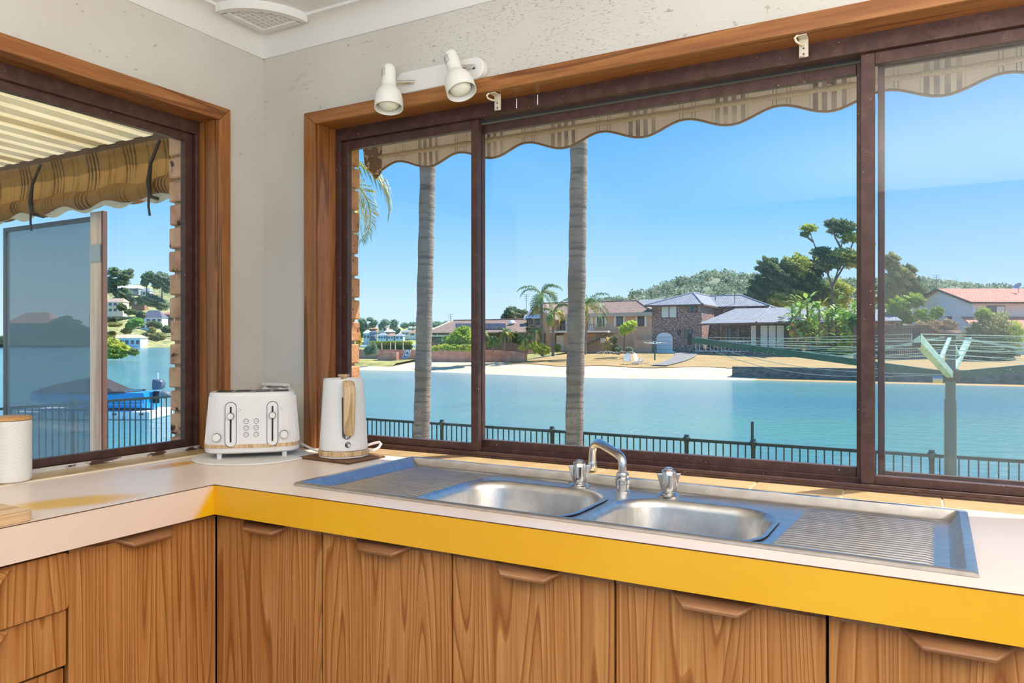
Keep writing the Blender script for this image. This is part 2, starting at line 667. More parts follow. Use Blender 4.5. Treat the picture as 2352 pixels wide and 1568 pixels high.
sash(w2, .297, .864, .921, 1.992, .094, .116, (.021, .027), (.024, .03))
ms = sash(w2, .83, 2.0, .924, 1.985, .134, .154, (.026, .03), (.03, .028))
sash(w2, 1.982, FX1 - .022, .921, 1.992, .094, .116, (.032, .03), (.022, .03))
fs = sash(w2, 2.018, FX1 - .03, .93, 1.985, .146, .158, (.016, .016), (.018, .018), pane=False, nm='fly_screen')
MB().box((2.03, .1515, .94), (FX1 - .042, .1525, 1.97)).build('screen_mesh', meshscreen('pale fly mesh', (205, 212, 216), .07), fs)
MB().box((1.90, .128, 1.944), (1.915, .136, 1.958)).build('sash_clip', m_alu, ms)
for xx in (1.012, 1.085, 2.65):
    MB().box((xx, .0775, 2.0), (xx + .004, .079, 2.03)).build('paint_run', m_white, w2)

# ================================================================== LEFT WINDOW
w1 = struct('window_1', 'bronze aluminium window in cedar surround on the left wall')
ly1 = -1.62
MB().prism([(-.166, 2.078), (ly1 - .02, 2.078), (ly1 + .02, czi), (-.212, czi)], 0, ct, 'x').build('casing_head', m_cy, w1, bevel=.003)
MB().prism([(-.166, .901), (-.166, 2.078), (-.212, czi), (-.212, .901)], 0, ct, 'x').build('casing_jamb', m_cz, w1, bevel=.003)
MB().prism([(ly1 - .02, .901), (ly1 - .02, 2.078), (ly1 + .02, czi), (ly1 + .02, .901)], 0, ct, 'x').build('casing_jamb', m_cz, w1, bevel=.003)
MB().box((-.1, LY0, czi + .002), (.008, LY1, WZ1)).build('head_lining', m_cy, w1, bevel=.002)
MB().box((-.1, LY0, .901), (.008, -.217, czi + .002)).build('jamb_lining', m_cz, w1, bevel=.002)
MB().box((-.1, LY1, .901), (.008, ly1 + .02, czi + .002)).build('jamb_lining', m_cz, w1, bevel=.002)
fr = MB()
fr.box((-.155, -.219, 1.99), (-.076, ly1 + .02, 2.034)).box((-.155, -.219, .901), (-.076, ly1 + .02, .915))
fr.box((-.155, -.219, .915), (-.076, -.232, 1.99)).box((-.155, ly1 + .02, .915), (-.076, ly1 + .034, 1.99))
fr.build('frame', m_alu, w1, bevel=.0015)
MB().box((-.078, -.222, .901), (-.068, ly1 + .02, .916)).build('worn_sill_strip', M('worn paint', (214, 212, 208), .6, layers=[(26, (1, .35, 1), (84, 60, 52), .52, .56, 5)]), w1)
sash(w1, ly1 + .034, -.234, .915, 1.992, -.115, -.092, (.03, .03), (.024, .028), axis='y')

# ================================================================== TILED SILL AND UPSTAND
m_tile = M('tan tile', (198, 170, 124), 0.25, layers=[(9, (1, 1, 1), (184, 154, 106), .45, .7)], rnd=2)
m_tilew = M('upstand tile', (214, 206, 190), 0.2, layers=[(9, (1, 1, 1), (202, 194, 178), .45, .7)], rnd=2)
m_grout = M('grout', (236, 228, 210), .8)
t3 = struct('trim_3', 'row of tan glazed tiles along the sill of the wide window')
MB().box((WX0 + .03, -.019, .893), (3.1, .077, .9025)).build('grout_bed', m_grout, t3)
x = .475
while x < 3.1:
    x0_, x1_ = max(x, .278), min(x + .207, 3.098)
    MB().box((x0_, -.018, .897), (x1_, .0765, .9055)).build('tile', m_tile, t3, bevel=.0015)
    x += .2105
MB().box((.278, -.018, .897), (.472, .0765, .9055)).build('tile', m_tile, t3, bevel=.0015)
t4 = struct('trim_4', 'row of tiles along the sill of the left window')
MB().box((-.068, -.22, .893), (.03, -1.6, .9025)).build('grout_bed', m_grout, t4)
y = -.222
while y > -1.58:
    MB().box((-.067, y, .897), (.029, max(y - .207, -1.6), .9045)).build('tile', m_tile, t4, bevel=.0015)
    y -= .2105
t5 = struct('trim_5', 'tile upstand in the corner behind the toaster')
for a, b_ in ((.004, .106), (.109, .213)):
    MB().box((a, -.008, .901), (b_, 0, 1.112)).build('tile', m_tilew, t5, bevel=.001)
for a, b_ in ((-.010, -.086), (-.089, -.164)):
    MB().box((0, a, .901), (.008, b_, 1.108)).build('tile', m_tilew, t5, bevel=.001)

# ================================================================== WORKTOP
def ellipse_fac(nt, c, rad, rot, lo=1.0, hi=0.4):
    tc = _n(nt, 'ShaderNodeTexCoord')
    mp = _n(nt, 'ShaderNodeMapping', vector_type='TEXTURE')
    mp.inputs['Location'].default_value = c
    mp.inputs['Rotation'].default_value = (0, 0, rot)
    mp.inputs['Scale'].default_value = (rad[0], rad[1], 10)
    nt.links.new(tc.outputs['Object'], mp.inputs[0])
    ln = _n(nt, 'ShaderNodeVectorMath', operation='LENGTH')
    nt.links.new(mp.outputs[0], ln.inputs[0])
    mr = _n(nt, 'ShaderNodeMapRange', interpolation_type='SMOOTHSTEP')
    mr.inputs[1].default_value, mr.inputs[2].default_value = lo, hi
    nt.links.new(ln.outputs['Value'], mr.inputs[0])
    return mr.outputs[0]


wk = thing('worktop', 'L shaped laminate worktop, top painted glare pale, with a yellow front edge', 'worktop', (0.3, -0.4, 0.82))
ofs = Vector((0.3, -0.4, 0.82))
m_top, nt, b = newmat('glare pale laminate')  # yellow laminate whitened here: glare is put into the colour
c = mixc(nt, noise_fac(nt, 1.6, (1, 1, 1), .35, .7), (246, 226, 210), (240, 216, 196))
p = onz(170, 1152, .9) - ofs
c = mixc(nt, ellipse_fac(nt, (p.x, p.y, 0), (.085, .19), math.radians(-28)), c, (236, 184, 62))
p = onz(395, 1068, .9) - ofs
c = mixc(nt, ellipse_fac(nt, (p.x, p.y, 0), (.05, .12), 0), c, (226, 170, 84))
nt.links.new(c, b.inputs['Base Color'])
b.inputs['Roughness'].default_value = 0.3
b.inputs['Specular IOR Level'].default_value = 0.5
m_yel = M('yellow laminate', (240, 184, 46), 0.3, layers=[(1.4, (1, 1, 1), (236, 174, 34), .4, .65)])
m_edgeL, nt, b = newmat('glare pale edge laminate')  # slanted blend: own yellow at the corner, glare put into the pale rest
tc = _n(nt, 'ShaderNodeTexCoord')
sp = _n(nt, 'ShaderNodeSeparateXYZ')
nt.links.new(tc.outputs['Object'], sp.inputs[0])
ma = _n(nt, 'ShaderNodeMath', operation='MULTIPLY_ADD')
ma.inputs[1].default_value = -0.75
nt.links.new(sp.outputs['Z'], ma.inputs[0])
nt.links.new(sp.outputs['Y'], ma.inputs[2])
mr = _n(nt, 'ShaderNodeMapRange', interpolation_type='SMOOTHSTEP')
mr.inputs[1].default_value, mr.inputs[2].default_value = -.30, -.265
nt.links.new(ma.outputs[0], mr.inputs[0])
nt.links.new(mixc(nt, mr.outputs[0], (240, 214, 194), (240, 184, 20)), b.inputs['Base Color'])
b.inputs['Roughness'].default_value = 0.3
ZT = 0.9
WX_END = 3.3
outer = [(.0, 0), (.0, -1.9), (.487, -1.9), (.487, -.617), (WX_END, -.617), (WX_END, 0)]
SINK_C, SINK_R = Vector((1.44, -.292, 0)), math.radians(-1.2)


def sk(p):           # sink local (u, v, z) -> world
    cs, sn = math.cos(SINK_R), math.sin(SINK_R)
    return Vector((SINK_C.x + p[0] * cs - p[1] * sn, SINK_C.y + p[0] * sn + p[1] * cs, p[2]))


hole = [sk(p).xy for p in ((-.74, -.24, 0), (.74, -.24, 0), (.74, .24, 0), (-.74, .24, 0))]
polys = [[Vector((x_, y_, 0)) for x_, y_ in outer], [Vector((h.x, h.y, 0)) for h in hole]]
tris = geometry.tessellate_polygon(polys)
flat = [v for pl in polys for v in pl]
mb = MB()
mb.add([(v.x, v.y, ZT) for v in flat], tris)
mb.add([(v.x, v.y, ZT - .03) for v in flat], [t[::-1] for t in tris])
for pl in polys:
    n = len(pl)
    mb.add([(v.x, v.y, ZT) for v in pl] + [(v.x, v.y, ZT - .03) for v in pl], [(i, (i + 1) % n, n + (i + 1) % n, n + i) for i in range(n)])
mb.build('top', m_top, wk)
MB().box((.487, -.619, .822), (WX_END, -.597, .8985)).build('front_edge', m_yel, wk)
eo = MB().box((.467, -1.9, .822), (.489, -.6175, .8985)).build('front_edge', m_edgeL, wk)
eo['label'] = 'edge painted glare pale with a yellow end'
m_seam = M('laminate seam', (92, 58, 24), .6)
MB().box((.4875, -.6196, .8985), (WX_END, -.6, .8999)).box((.47, -1.9, .8985), (.4896, -.6175, .8999)).build('edge_seam', m_seam, wk)

# ================================================================== CABINETS
def lip(c, half, frame):
    """moulded finger lip: long edge at the door, short edge outside, sloping outwards and down"""
    m = MB(frame)
    t, z0, out_, drop = .009, .8135, .036, .018
    L = [(-half, 0), (half, 0), (half * .60, out_), (-half * .60, out_)]
    zz = [z0, z0, z0 - drop, z0 - drop]
    vs = [(c + u, d, z) for (u, d), z in zip(L, zz)] + [(c + u * .98, d * .92, z - t) for (u, d), z in zip(L, zz)]
    m.add(vs, [(0, 1, 2, 3), (7, 6, 5, 4), (0, 4, 5, 1), (1, 5, 6, 2), (2, 6, 7, 3), (3, 7, 4, 0)])
    return m


def north(p):
    return (p[0], -.58 - p[1], p[2])


def west(p):
    return (.45 + p[1], p[0], p[2])


def cabinet(a0, a1, label, frame, handle_c):
    mid = frame(((a0 + a1) / 2, -.28, 0))
    cb = thing('base_cabinet', label, 'cabinet', mid, 'teak base cabinets under the worktop')
    b_ = MB(frame)
    b_.box((a0 + .001, -.02, .1), (a0 + .016, -.44 if frame is west else -.55, .815)).box((a1 - .016, -.02, .1), (a1 - .001, -.44 if frame is west else -.55, .815))
    b_.box((a0 + .001, -.02, .085), (a1 - .001, -.44 if frame is west else -.55, .1))
    b_.box((a0 + .016, -.025, .79), (a1 - .016, -.04, .815))
    b_.box((a0 + .001, -.05, 0), (a1 - .001, -.065, .1))
    b_.build('body', m_dark, cb)
    dr = MB(frame).box((a0 + .0025, -.018, .105), (a1 - .0025, 0, .803)).build('door', m_teak, cb, bevel=.0012)
    MB(frame).box((a0 + .0025, -.018, .803), (a1 - .0025, .001, .813)).build('top_strip', m_teak_dark, dr)
    lip(handle_c, .083, frame).build('finger_pull', m_teak_dark, dr, bevel=.003, seg=3)
    return cb


NX = [.4495, .828, 1.208, 1.588, 1.971, 2.352]
NL = ['teak veneer base cabinet in the inner corner, first of the long run',
      'teak veneer base cabinet second from the corner, left of the sink bowls',
      'teak veneer base cabinet third from the corner, under the left sink bowl',
      'teak veneer base cabinet fourth from the corner, under the right sink bowl',
      'teak veneer base cabinet at the right edge, under the right draining board']
for i in range(5):
    cabinet(NX[i], NX[i + 1], NL[i], north, (NX[i] + NX[i + 1]) / 2)
cabinet(-.978, -.5805, 'teak veneer base cabinet under the pale worktop edge, beside the drawers', west, -.79)
dc = thing('drawer_cabinet', 'teak veneer drawer unit with stepped drawer fronts at the left edge', 'cabinet', (.2, -1.2, 0))
d0, d1 = -1.42, -.982
b_ = MB(west)
b_.box((d0, -.03, .1), (d0 + .016, -.44, .815)).box((d1 - .012, -.03, .1), (d1, -.44, .815)).box((d0, -.03, .085), (d1, -.44, .1)).box((d0, -.06, 0), (d1, -.07, .1))
b_.build('body', m_dark, dc)
for k, (z1_, z0_, pr) in enumerate(((.812, .686, .017), (.682, .560, .006), (.552, .43, -.004), (.422, .105, -.004))):
    pf = rrect(d0 + .002, d1 - .002, z0_, z1_, .012 if k == 0 else .004, 4)
    dw = MB(west)
    dw.add([(u, pr, z) for u, z in pf] + [(u, pr - .018, z) for u, z in pf],
           [(i, (i + 1) % len(pf), len(pf) + (i + 1) % len(pf), len(pf) + i) for i in range(len(pf))] + [tuple(range(len(pf))), tuple(range(2 * len(pf) - 1, len(pf) - 1, -1))])
    do = dw.build('drawer', m_teak, dc, bevel=.002)
    fm = lambda p, dz=z1_ - .8135, pr=pr: (.45 + p[1] + pr, p[0], p[2] + dz)
    lip(-1.2, .1, fm).build('finger_pull', m_teak, do, bevel=.003, seg=3)

# ================================================================== SINK
snk = thing('kitchen_sink', 'stainless steel double bowl sink with a ribbed drainer at each end', 'sink', sk((0, 0, .9)))
A, B = .757, .2525
def fr_ring(a, b_, z, r=.004, v_off=0.0):
    return [sk((u, v, z)) for u, v in rrect(-a, a, -b_ , b_ + v_off, r, 3)]
zd = .885
dk = MB()
loops = [fr_ring(A, B, .9005), fr_ring(A, B, .905), fr_ring(A - .004, B - .004, .9085, .006), fr_ring(A - .016, B - .014, .9075, .008),
         fr_ring(A - .030, B - .018, zd + .004, .02), fr_ring(A - .038, B - .024, zd, .024)]
dk.rings(loops, (False, False))
inner = loops[5]
b1 = rrect(-.412, -.012, -.2, .122, .1, 8)
b2 = rrect(.034, .395, -.2, .110, .1, 8)
hl = [[sk((u, v, zd)) for u, v in bb] for bb in (b1, b2)]
polys = [[Vector((p.x, p.y, 0)) for p in inner]] + [[Vector((p.x, p.y, 0)) for p in h] for h in hl]
tr_ = geometry.tessellate_polygon(polys)
fl = [v for pl in polys for v in pl]
dk.add([(v.x, v.y, zd) for v in fl], tr_)
deck = dk.build('deck', m_steel, snk, smooth=40)
for bb, lab in ((b1, 'left bowl'), (b2, 'right bowl')):
    cu = sum(p[0] for p in bb) / len(bb)
    cv_ = sum(p[1] for p in bb) / len(bb)
    def off(d, z, drop=0):
        return [sk((cu + (u - cu) * (1 - d / .19), cv_ + (v - cv_) * (1 - d / .16), z)) for u, v in bb]
    bw = MB()
    bw.rings([off(-.012, zd + .0035), off(-.008, zd + .0055), off(-.003, zd + .0045), off(.004, zd - .004), off(.008, zd - .015), off(.012, zd - .12), off(.02, zd - .145), off(.04, zd - .158), off(.12, zd - .162)], (False, True))
    bo = bw.build('bowl', m_steel, snk, smooth=60)
    bo['label'] = lab
    wp = sk((cu, cv_, zd - .1615))
    MB().lathe([(.044, 0), (.044, .003), (.03, .001), (.028, -.004)], wp, 24).build('drain', m_chrome, bo, smooth=40)
for (u0, u1, sk_) in ((-.705, -.435, .02), (.425, .695, .01)):
    rb = None
    nr = 24
    for i in range(nr):
        v = -.2 + i * (.385 / (nr - 1))
        sh = (i / (nr - 1)) * .045 if u0 < 0 else -(i / (nr - 1)) * .02
        a0 = u0 + (.0 * (1 - i / (nr - 1)) if u0 < 0 else -.005 + .02 * i / (nr - 1))
        a1 = u1 + (.012 * (i / (nr - 1)) if u0 < 0 else 0)
        m = MB()
        lo_ = []
        for uu, s_ in ((a0, .15), (a0 + .012, 1), (a1 - .012, 1), (a1, .15)):
            lo_.append([sk((uu, v - .0052, zd - .0005)), sk((uu, v - .003, zd + .003 * s_)), sk((uu, v, zd + .0042 * s_)), sk((uu, v + .003, zd + .003 * s_)), sk((uu, v + .0052, zd - .0005))])
        m.rings(lo_, (True, True))
        m.build('rib', m_steel, deck, smooth=50)

# ------------------------------------------------------------------ taps
def cogmod(th, r, h):
    return r * (1 + .17 * max(0, math.cos(4 * th)) ** 2)


def tap_handle(px, py, lab):
    p = onz(px, py, zd)
    t = thing('sink_tap', lab, 'tap', p)
    MB().lathe([(.0275, 0), (.0275, .007), (.022, .012), (.013, .013), (.0125, .02)], p, 28).build('base_flange', m_chrome, t, smooth=40)
    MB().lathe([(.0145, .016), (.0175, .019), (.0185, .03), (.018, .048), (.0165, .062), (.0145, .068), (.010, .070)], p, 40, mod=cogmod).build('handle', m_chrome, t, smooth=50)
    hd = MB()
    for k in range(4):
        a = math.pi / 2 * k + .5
        d = Vector((math.cos(a), math.sin(a), 0))
        s_ = Vector((-d.y, d.x, 0)) * .0035
        hd.rings([[p + d * .012 - s_ + Vector((0, 0, .02)), p + d * .0185 - s_ + Vector((0, 0, .022)), p + d * .0185 + s_ + Vector((0, 0, .022)), p + d * .012 + s_ + Vector((0, 0, .02))],
                  [p + d * .012 - s_ + Vector((0, 0, .06)), p + d * .030 - s_ + Vector((0, 0, .06)), p + d * .030 + s_ + Vector((0, 0, .06)), p + d * .012 + s_ + Vector((0, 0, .06))]])
    hd.build('grip_vane', m_chrome, t, bevel=.001)
    MB().lathe([(.011, .068), (.0108, .073), (.008, .0755)], p, 24).build('cap', m_chrome, t, smooth=40)


tap_handle(1331, 1120, 'chrome capstan tap to the left of the swivel spout')
tap_handle(1536, 1142, 'chrome capstan tap to the right of the swivel spout, over the right bowl')
p = onz(1430, 1129, zd)
sp_ = thing('swivel_spout', 'chrome low swivel spout rising between the two sink bowls', 'tap', p)
MB().lathe([(.0215, 0), (.0215, .004), (.0175, .006), (.0165, .02), (.0185, .022), (.0185, .032), (.0165, .034), (.015, .036), (.0155, .038), (.0165, .044), (.0145, .05), (.0105, .052), (.0105, .058)], p, 32).build('body', m_chrome, sp_, smooth=35)
MB().lathe([(.0195, .0205), (.0195, .0335)], p, 6).build('hex_nut', m_chrome, sp_, bevel=.001)
dv = Vector((math.cos(math.radians(137)), math.sin(math.radians(137)), 0))
pts = [p + Vector((0, 0, z)) for z in (.05, .064, .075)]
pts += [p + Vector((0, 0, .084)) + dv * .004, p + Vector((0, 0, .089)) + dv * .012, p + Vector((0, 0, .094)) + dv * .03,
        p + Vector((0, 0, .104)) + dv * .105, p + Vector((0, 0, .1075)) + dv * .135, p + Vector((0, 0, .106)) + dv * .155,
        p + Vector((0, 0, .099)) + dv * .172, p + Vector((0, 0, .086)) + dv * .183, p + Vector((0, 0, .07)) + dv * .187, p + Vector((0, 0, .046)) + dv * .188]
MB().tube(pts, [.0112] * 4 + [.0116] * 2 + [.012] * (len(pts) - 6), 20).build('spout', m_chrome, sp_, smooth=60)
MB().lathe([(.0128, .026), (.0142, .030), (.0142, .044), (.0128, .05)], p + dv * .188, 24).build('aerator', m_chrome, sp_, smooth=40)

# ================================================================== TOASTER
TC = Vector((.209, -.237, .9))
tn, tt = Vector((.70, -.714, 0)), Vector((.714, .70, 0))


def tf(p):
    return TC + tt * p[0] - tn * p[1] + Vector((0, 0, p[2]))


def sup(a, b_, z, n=3.4, k=48):
    o_ = []
    for i in range(k):
        th = 2 * math.pi * i / k
        c_, s_ = math.cos(th), math.sin(th)
        o_.append((a * abs(c_) ** (2 / n) * (1 if c_ >= 0 else -1), b_ * abs(s_) ** (2 / n) * (1 if s_ >= 0 else -1), z))
    return o_


MATZ = .006
mat_ = MB().lathe([(.178, 0), (.181, .003), (.178, MATZ), (.15, MATZ)], (.212, -.245, .9), 64)
tag(mat_.build('placemat', M('white board', (232, 228, 222), .45, layers=[(14, (1, 1, 1), (222, 214, 204), .5, .7)]), smooth=40), 'round white placemat under the toaster', 'placemat')
ts = thing('toaster', 'white four slot toaster with a wood band standing on the round placemat', 'toaster', TC + Vector((0, 0, MATZ)))
m_toast = M('satin white', (233, 230, 229), .32)
zb, zt = .034, .214
TA = lambda z: (.1465 + (.131 - .1465) * (z - zb) / (zt - zb))
TB = lambda z: (.086 + (.078 - .086) * (z - zb) / (zt - zb))
def ribm(l, amp=.0009):
    return l
mb = MB(tf)
mb.rings([sup(TA(z), TB(z), z, k=96) for z in (.052, .1, .15, .2)] + [sup(TA(.2) - .001, TB(.2) - .001, .21, k=96), sup(TA(.2) - .004, TB(.2) - .004, .2135, k=96), sup(TA(.2) - .010, TB(.2) - .010, .2142, k=96), sup(TA(.2) - .013, TB(.2) - .013, .2138, k=96)], (True, True))
mb.build('body', m_toast, ts, smooth=40)
for sgn in (-1, 1):
    for k in range(16):
        th = (k - 7.5) / 7.5 * math.radians(40)
        pr = []
        for z in (.054, .2):
            c_, s_ = math.cos(th), math.sin(th)
            pr.append(Vector((sgn * TA(z) * abs(c_) ** (2 / 3.4), TB(z) * abs(s_) ** (2 / 3.4) * (1 if s_ >= 0 else -1), z)))
        MB(tf).bar(pr[0], pr[1], .0022, .0018).build('side_rib', m_toast, ts)
MB(tf).rings([sup(TA(.04) + .0012, TB(.04) + .0012, .0405, k=64), sup(TA(.052) + .0012, TB(.052) + .0012, .052, k=64)], (True, True)).build('wood_band', m_pale, ts, smooth=40)
MB(tf).rings([sup(TA(.03) - .012, TB(.03) - .012, .022, k=64), sup(TA(.03) - .003, TB(.03) - .003, .027, k=64), sup(TA(.04), TB(.04), .0405, k=64)], (True, True)).build('base', m_toast, ts, smooth=50)
for u in (-.098, .098):
    for v in (-.055, .055):
        MB(tf).lathe([(.0075, 0), (.0085, .02)], (u, v, MATZ), 12) .build('foot', m_white, ts, smooth=40)
MB(tf).rings([sup(.113, .062, .21, k=48), sup(.113, .062, .2148, k=48)], (True, True)).build('slot_plate', M('grey steel', (150, 148, 144), .35, .8), ts)
for u in (-.058, .058):
    for v in (-.026, .026):
        MB(tf).box((u - .05, v - .013, .2135), (u + .05, v + .013, .2152)).build('slot', m_dark, ts)
        MB(tf).box((u - .005, v - .013, .2145), (u + .005, v + .013, .2156)).build('slot_guide', M('guide', (170, 168, 164), .35, .8), ts)


def tfront(u, z, out_=0.0):
    a, b_ = TA(z), TB(z)
    return (u, -(b_ * max(1 - (abs(u) / a) ** 3.4, 0) ** (1 / 3.4)) - out_, z)


def disc(u, z, r, h, name, mat, parent, n=28, out_=0.0, prof=None):
    c_ = tf(tfront(u, z, out_))
    return MB().lathe(prof or [(r, -.002), (r, h - .001), (r * .9, h)], c_, n, axis=tn).build(name, mat, parent, smooth=40)


m_ringg = M('dark ring', (104, 102, 104), .35, .7)
for u in (-.062, .0625):
    z0_, z1_, r_ = .062, .168, .0155
    for rr, oo, nm, mt in ((r_ + .0022, .0016, 'lever_surround', m_ringg), (r_, .0024, 'lever_plate', m_toast), (.0028, .003, 'lever_track', m_black)):
        pf = [(u + rr * math.cos(a), z1_ + rr * math.sin(a)) for a in [math.pi * i / 12 for i in range(13)]] + [(u + rr * math.cos(a), z0_ + rr * math.sin(a)) for a in [math.pi + math.pi * i / 12 for i in range(13)]]
        m = MB(tf)
        k = len(pf)
        fv = [tfront(u, z, oo) for _, z in pf]
        m.add([(a, f_[1], z) for (a, z), f_ in zip(pf, fv)] + [(a, f_[1] + .004, z) for (a, z), f_ in zip(pf, fv)],
              [tuple(range(k))] + [(i, (i + 1) % k, k + (i + 1) % k, k + i) for i in range(k)])
        m.build(nm, mt, ts)
    disc(u, .142, .0105, .009, 'lever_collar', m_ringg, ts, out_=.002)
    kn = disc(u, .142, .0092, .016, 'lever_knob', m_toast, ts, out_=.002)
for u in (-.0165, .0135):
    for z in (.124, .103, .082):
        bo = disc(u, z, .0078, .0022, 'button_ring', m_ringg, ts, 20, .0)
        disc(u, z, .0066, .0034, 'button', m_toast, bo, 20, .0)
        c_ = tfront(u, z, .0036)
        MB(tf).box((u - .0032, c_[1], z - .0006), (u + .0032, c_[1] + .001, z + .0006)).build('button_mark', m_ringg, bo)
for u, z in ((-.103, .076), (.098, .08)):
    d_ = disc(u, z, .0125, .010, 'dial_ring', m_ringg, ts, 28, .0)
    disc(u, z, .0115, .017, 'dial', m_toast, d_, 28, .0)
    for k in range(5):
        a = math.radians(20 + k * 35)
        q_ = tfront(u + .017 * math.cos(a), z + .017 * math.sin(a), .0006)
        MB(tf).box((q_[0] - .0007, q_[1], q_[2] - .0007), (q_[0] + .0007, q_[1] + .002, q_[2] + .0007)).build('dial_tick', m_ringg, d_)
for u in (-.037, .0875):
    z = .162
    q_ = tfront(u, z, .0006)
    mk = MB(tf)
    mk.box((u - .003, q_[1], z - .006), (u + .003, q_[1] + .002, z - .0052)).box((u + .0034, q_[1], z - .004), (u + .0042, q_[1] + .002, z + .001))
    for k in range(8):
        a = 2 * math.pi * k / 8
        mk.box((u - .001 + .0018 * math.cos(a), q_[1], z + .003 + .0018 * math.sin(a)), (u - .0004 + .0018 * math.cos(a), q_[1] + .002, z + .0036 + .0018 * math.sin(a)))
    mk.build('lever_icon', m_ringg, ts)

# ================================================================== KETTLE
KC = Vector((.487, -.118, .9))
KS = 1.13
tv = thing('trivet', 'square brown cork trivet under the kettle', 'trivet', (KC.x, KC.y, .9))
ro = MB(lambda p: Vector((KC.x - .002, KC.y - .004, .9)) + Matrix.Rotation(math.radians(-4), 3, 'Z') @ Vector(p))
ro.box((-.108, -.082, 0), (.108, .082, .0075))
ro.build('cork_pad', M('cork', (126, 88, 56), .7, layers=[(70, (1, 1, 1), (92, 62, 40), .5, .62, 5)], bump=(80, (1, 1, 1), .5, .002)), tv, bevel=.0015)
e_ = MB(lambda p: Vector((KC.x - .002, KC.y - .004, .9)) + Matrix.Rotation(math.radians(-4), 3, 'Z') @ Vector(p))
for a, b_ in (((-.109, -.083, .001), (.109, -.0815, .0045)), ((.1075, -.083, .001), (.109, .083, .0045)), ((-.109, -.083, .001), (-.1075, .083, .0045))):
    e_.box(a, b_)
e_.build('backing', M('cork edge', (86, 60, 42), .7), tv)
kz = .0078
kt = thing('kettle', 'white tapered electric kettle with a pale wood handle, on the cork trivet', 'kettle', KC + Vector((0, 0, kz)))
KL = lambda prof, n, **kw: MB().lathe([(r_ * KS, h_) for r_, h_ in prof], KC, n, **kw)
KL([(.064, kz), (.069, kz + .002), (.0695, kz + .006), (.0, kz + .006)], 56, caps=(True, False)).build('base_plate', m_white, kt, smooth=40)
KL([(.069, kz + .006), (.0705, kz + .008), (.0705, kz + .02), (.068, kz + .022)], 56).build('wood_base', m_pale, kt, smooth=40)
def flute(th, r, h):
    return r + .00022 * math.cos(60 * th)
kb, kt_ = kz + .024, .256
body = KL([(.062, kb - .002), (.0665, kb), (.0675, kb + .004), (.0665, kb + .02), (.0625, .12), (.059, .19), (.0562, .248), (.0555, kt_), (.054, kt_ + .0005), (.0525, kt_ - .002), (.052, kt_ - .012)], 240, mod=flute).build('body', m_toast, kt, smooth=40)
KL([(.0645, kb - .0035), (.0645, kb - .001)], 48).build('shadow_gap', m_black, kt)
KL([(.052, kt_ - .012), (.0515, kt_ - .009), (.03, kt_ - .007), (.009, kt_ - .0065)], 48).build('lid', m_toast, kt, smooth=40)
KL([(.0085, kt_ - .008), (.0075, kt_ - .001), (.0085, kt_ + .004), (.0155, kt_ + .006), (.0165, kt_ + .008), (.0165, kt_ + .0115), (.015, kt_ + .0135)], 32).build('lid_knob', m_pale, kt, smooth=40)
hdir = Vector((math.cos(math.radians(-38)), math.sin(math.radians(-38)), 0))
hs = Vector((-hdir.y, hdir.x, 0))
pp_ = [(.054, .245, .0135), (.062, .2485, .0155), (.075, .244, .017), (.0835, .232, .0178), (.0865, .21, .0175), (.0862, .17, .017), (.0835, .13, .0165), (.0815, .105, .016), (.081, .09, .0145), (.0808, .082, .010)]
L = []
for r_, z, hw in pp_:
    c_ = KC + hdir * (r_ * KS) + Vector((0, 0, z))
    nrm = (hdir * .9 + Vector((0, 0, .9 if r_ < .08 else .05))).normalized()
    th_ = .0065
    lo_ = []
    for k in range(12):
        a = 2 * math.pi * k / 12
        lo_.append(c_ + hs * (hw * 1.08 * abs(math.cos(a)) ** .6 * (1 if math.cos(a) >= 0 else -1)) + nrm * (th_ * abs(math.sin(a)) ** .6 * (1 if math.sin(a) >= 0 else -1)))
    L.append(lo_)
MB().rings(L).build('handle', m_pale, kt, smooth=60)
g = MB()
hr = lambda z: KS * (.0668 + (.0562 - .0668) * (z - .04) / .208)
pf = [(.010, .2)] + [(-.004 + .014 * math.cos(a), .082 + .014 * math.sin(a)) for a in [-math.pi * i / 12 for i in range(13)]] + [(-.018, .2)]
g.add([KC + hdir * (hr(z) + .0008 - (u * u) / (2 * hr(z))) + hs * u + Vector((0, 0, z)) for u, z in pf] + [KC + hdir * (hr(z) - .004) + hs * u + Vector((0, 0, z)) for u, z in pf],
      [tuple(range(len(pf)))] + [(i, (i + 1) % len(pf), len(pf) + (i + 1) % len(pf), len(pf) + i) for i in range(len(pf))])
g.build('water_gauge', M('smoked gauge', (92, 92, 98), .25), kt)
sw = KC + hdir * .0735 + Vector((0, 0, .052))
swb = MB().lathe([(.0095, -.002), (.0095, .002), (.008, .003)], sw + hs * -.001, 24, axis=hdir).build('switch_ring', m_ringg, kt, smooth=40)
MB().lathe([(.0055, .0), (.0055, .008), (.0045, .009)], sw + hs * .0015 + Vector((0, 0, -.001)), 20, axis=hdir).build('switch', m_chrome, swb, smooth=40)
mk = MB()
mk.tube([sw - hs * .018 + Vector((0, 0, .005)) + (hs * math.cos(a) + Vector((0, 0, 1)) * math.sin(a)) * .0016 - hdir * .001 for a in [2 * math.pi * i / 10 for i in range(11)]], .0003, 4)
mk.bar(sw - hs * .018 - hdir * .001 + Vector((0, 0, -.006)), sw - hs * .018 - hdir * .001 + Vector((0, 0, -.002)), .0006, .0006)
mk.build('switch_marks', m_ringg, kt)
c0 = KC + hs * .079 + Vector((0, 0, kz + .012))
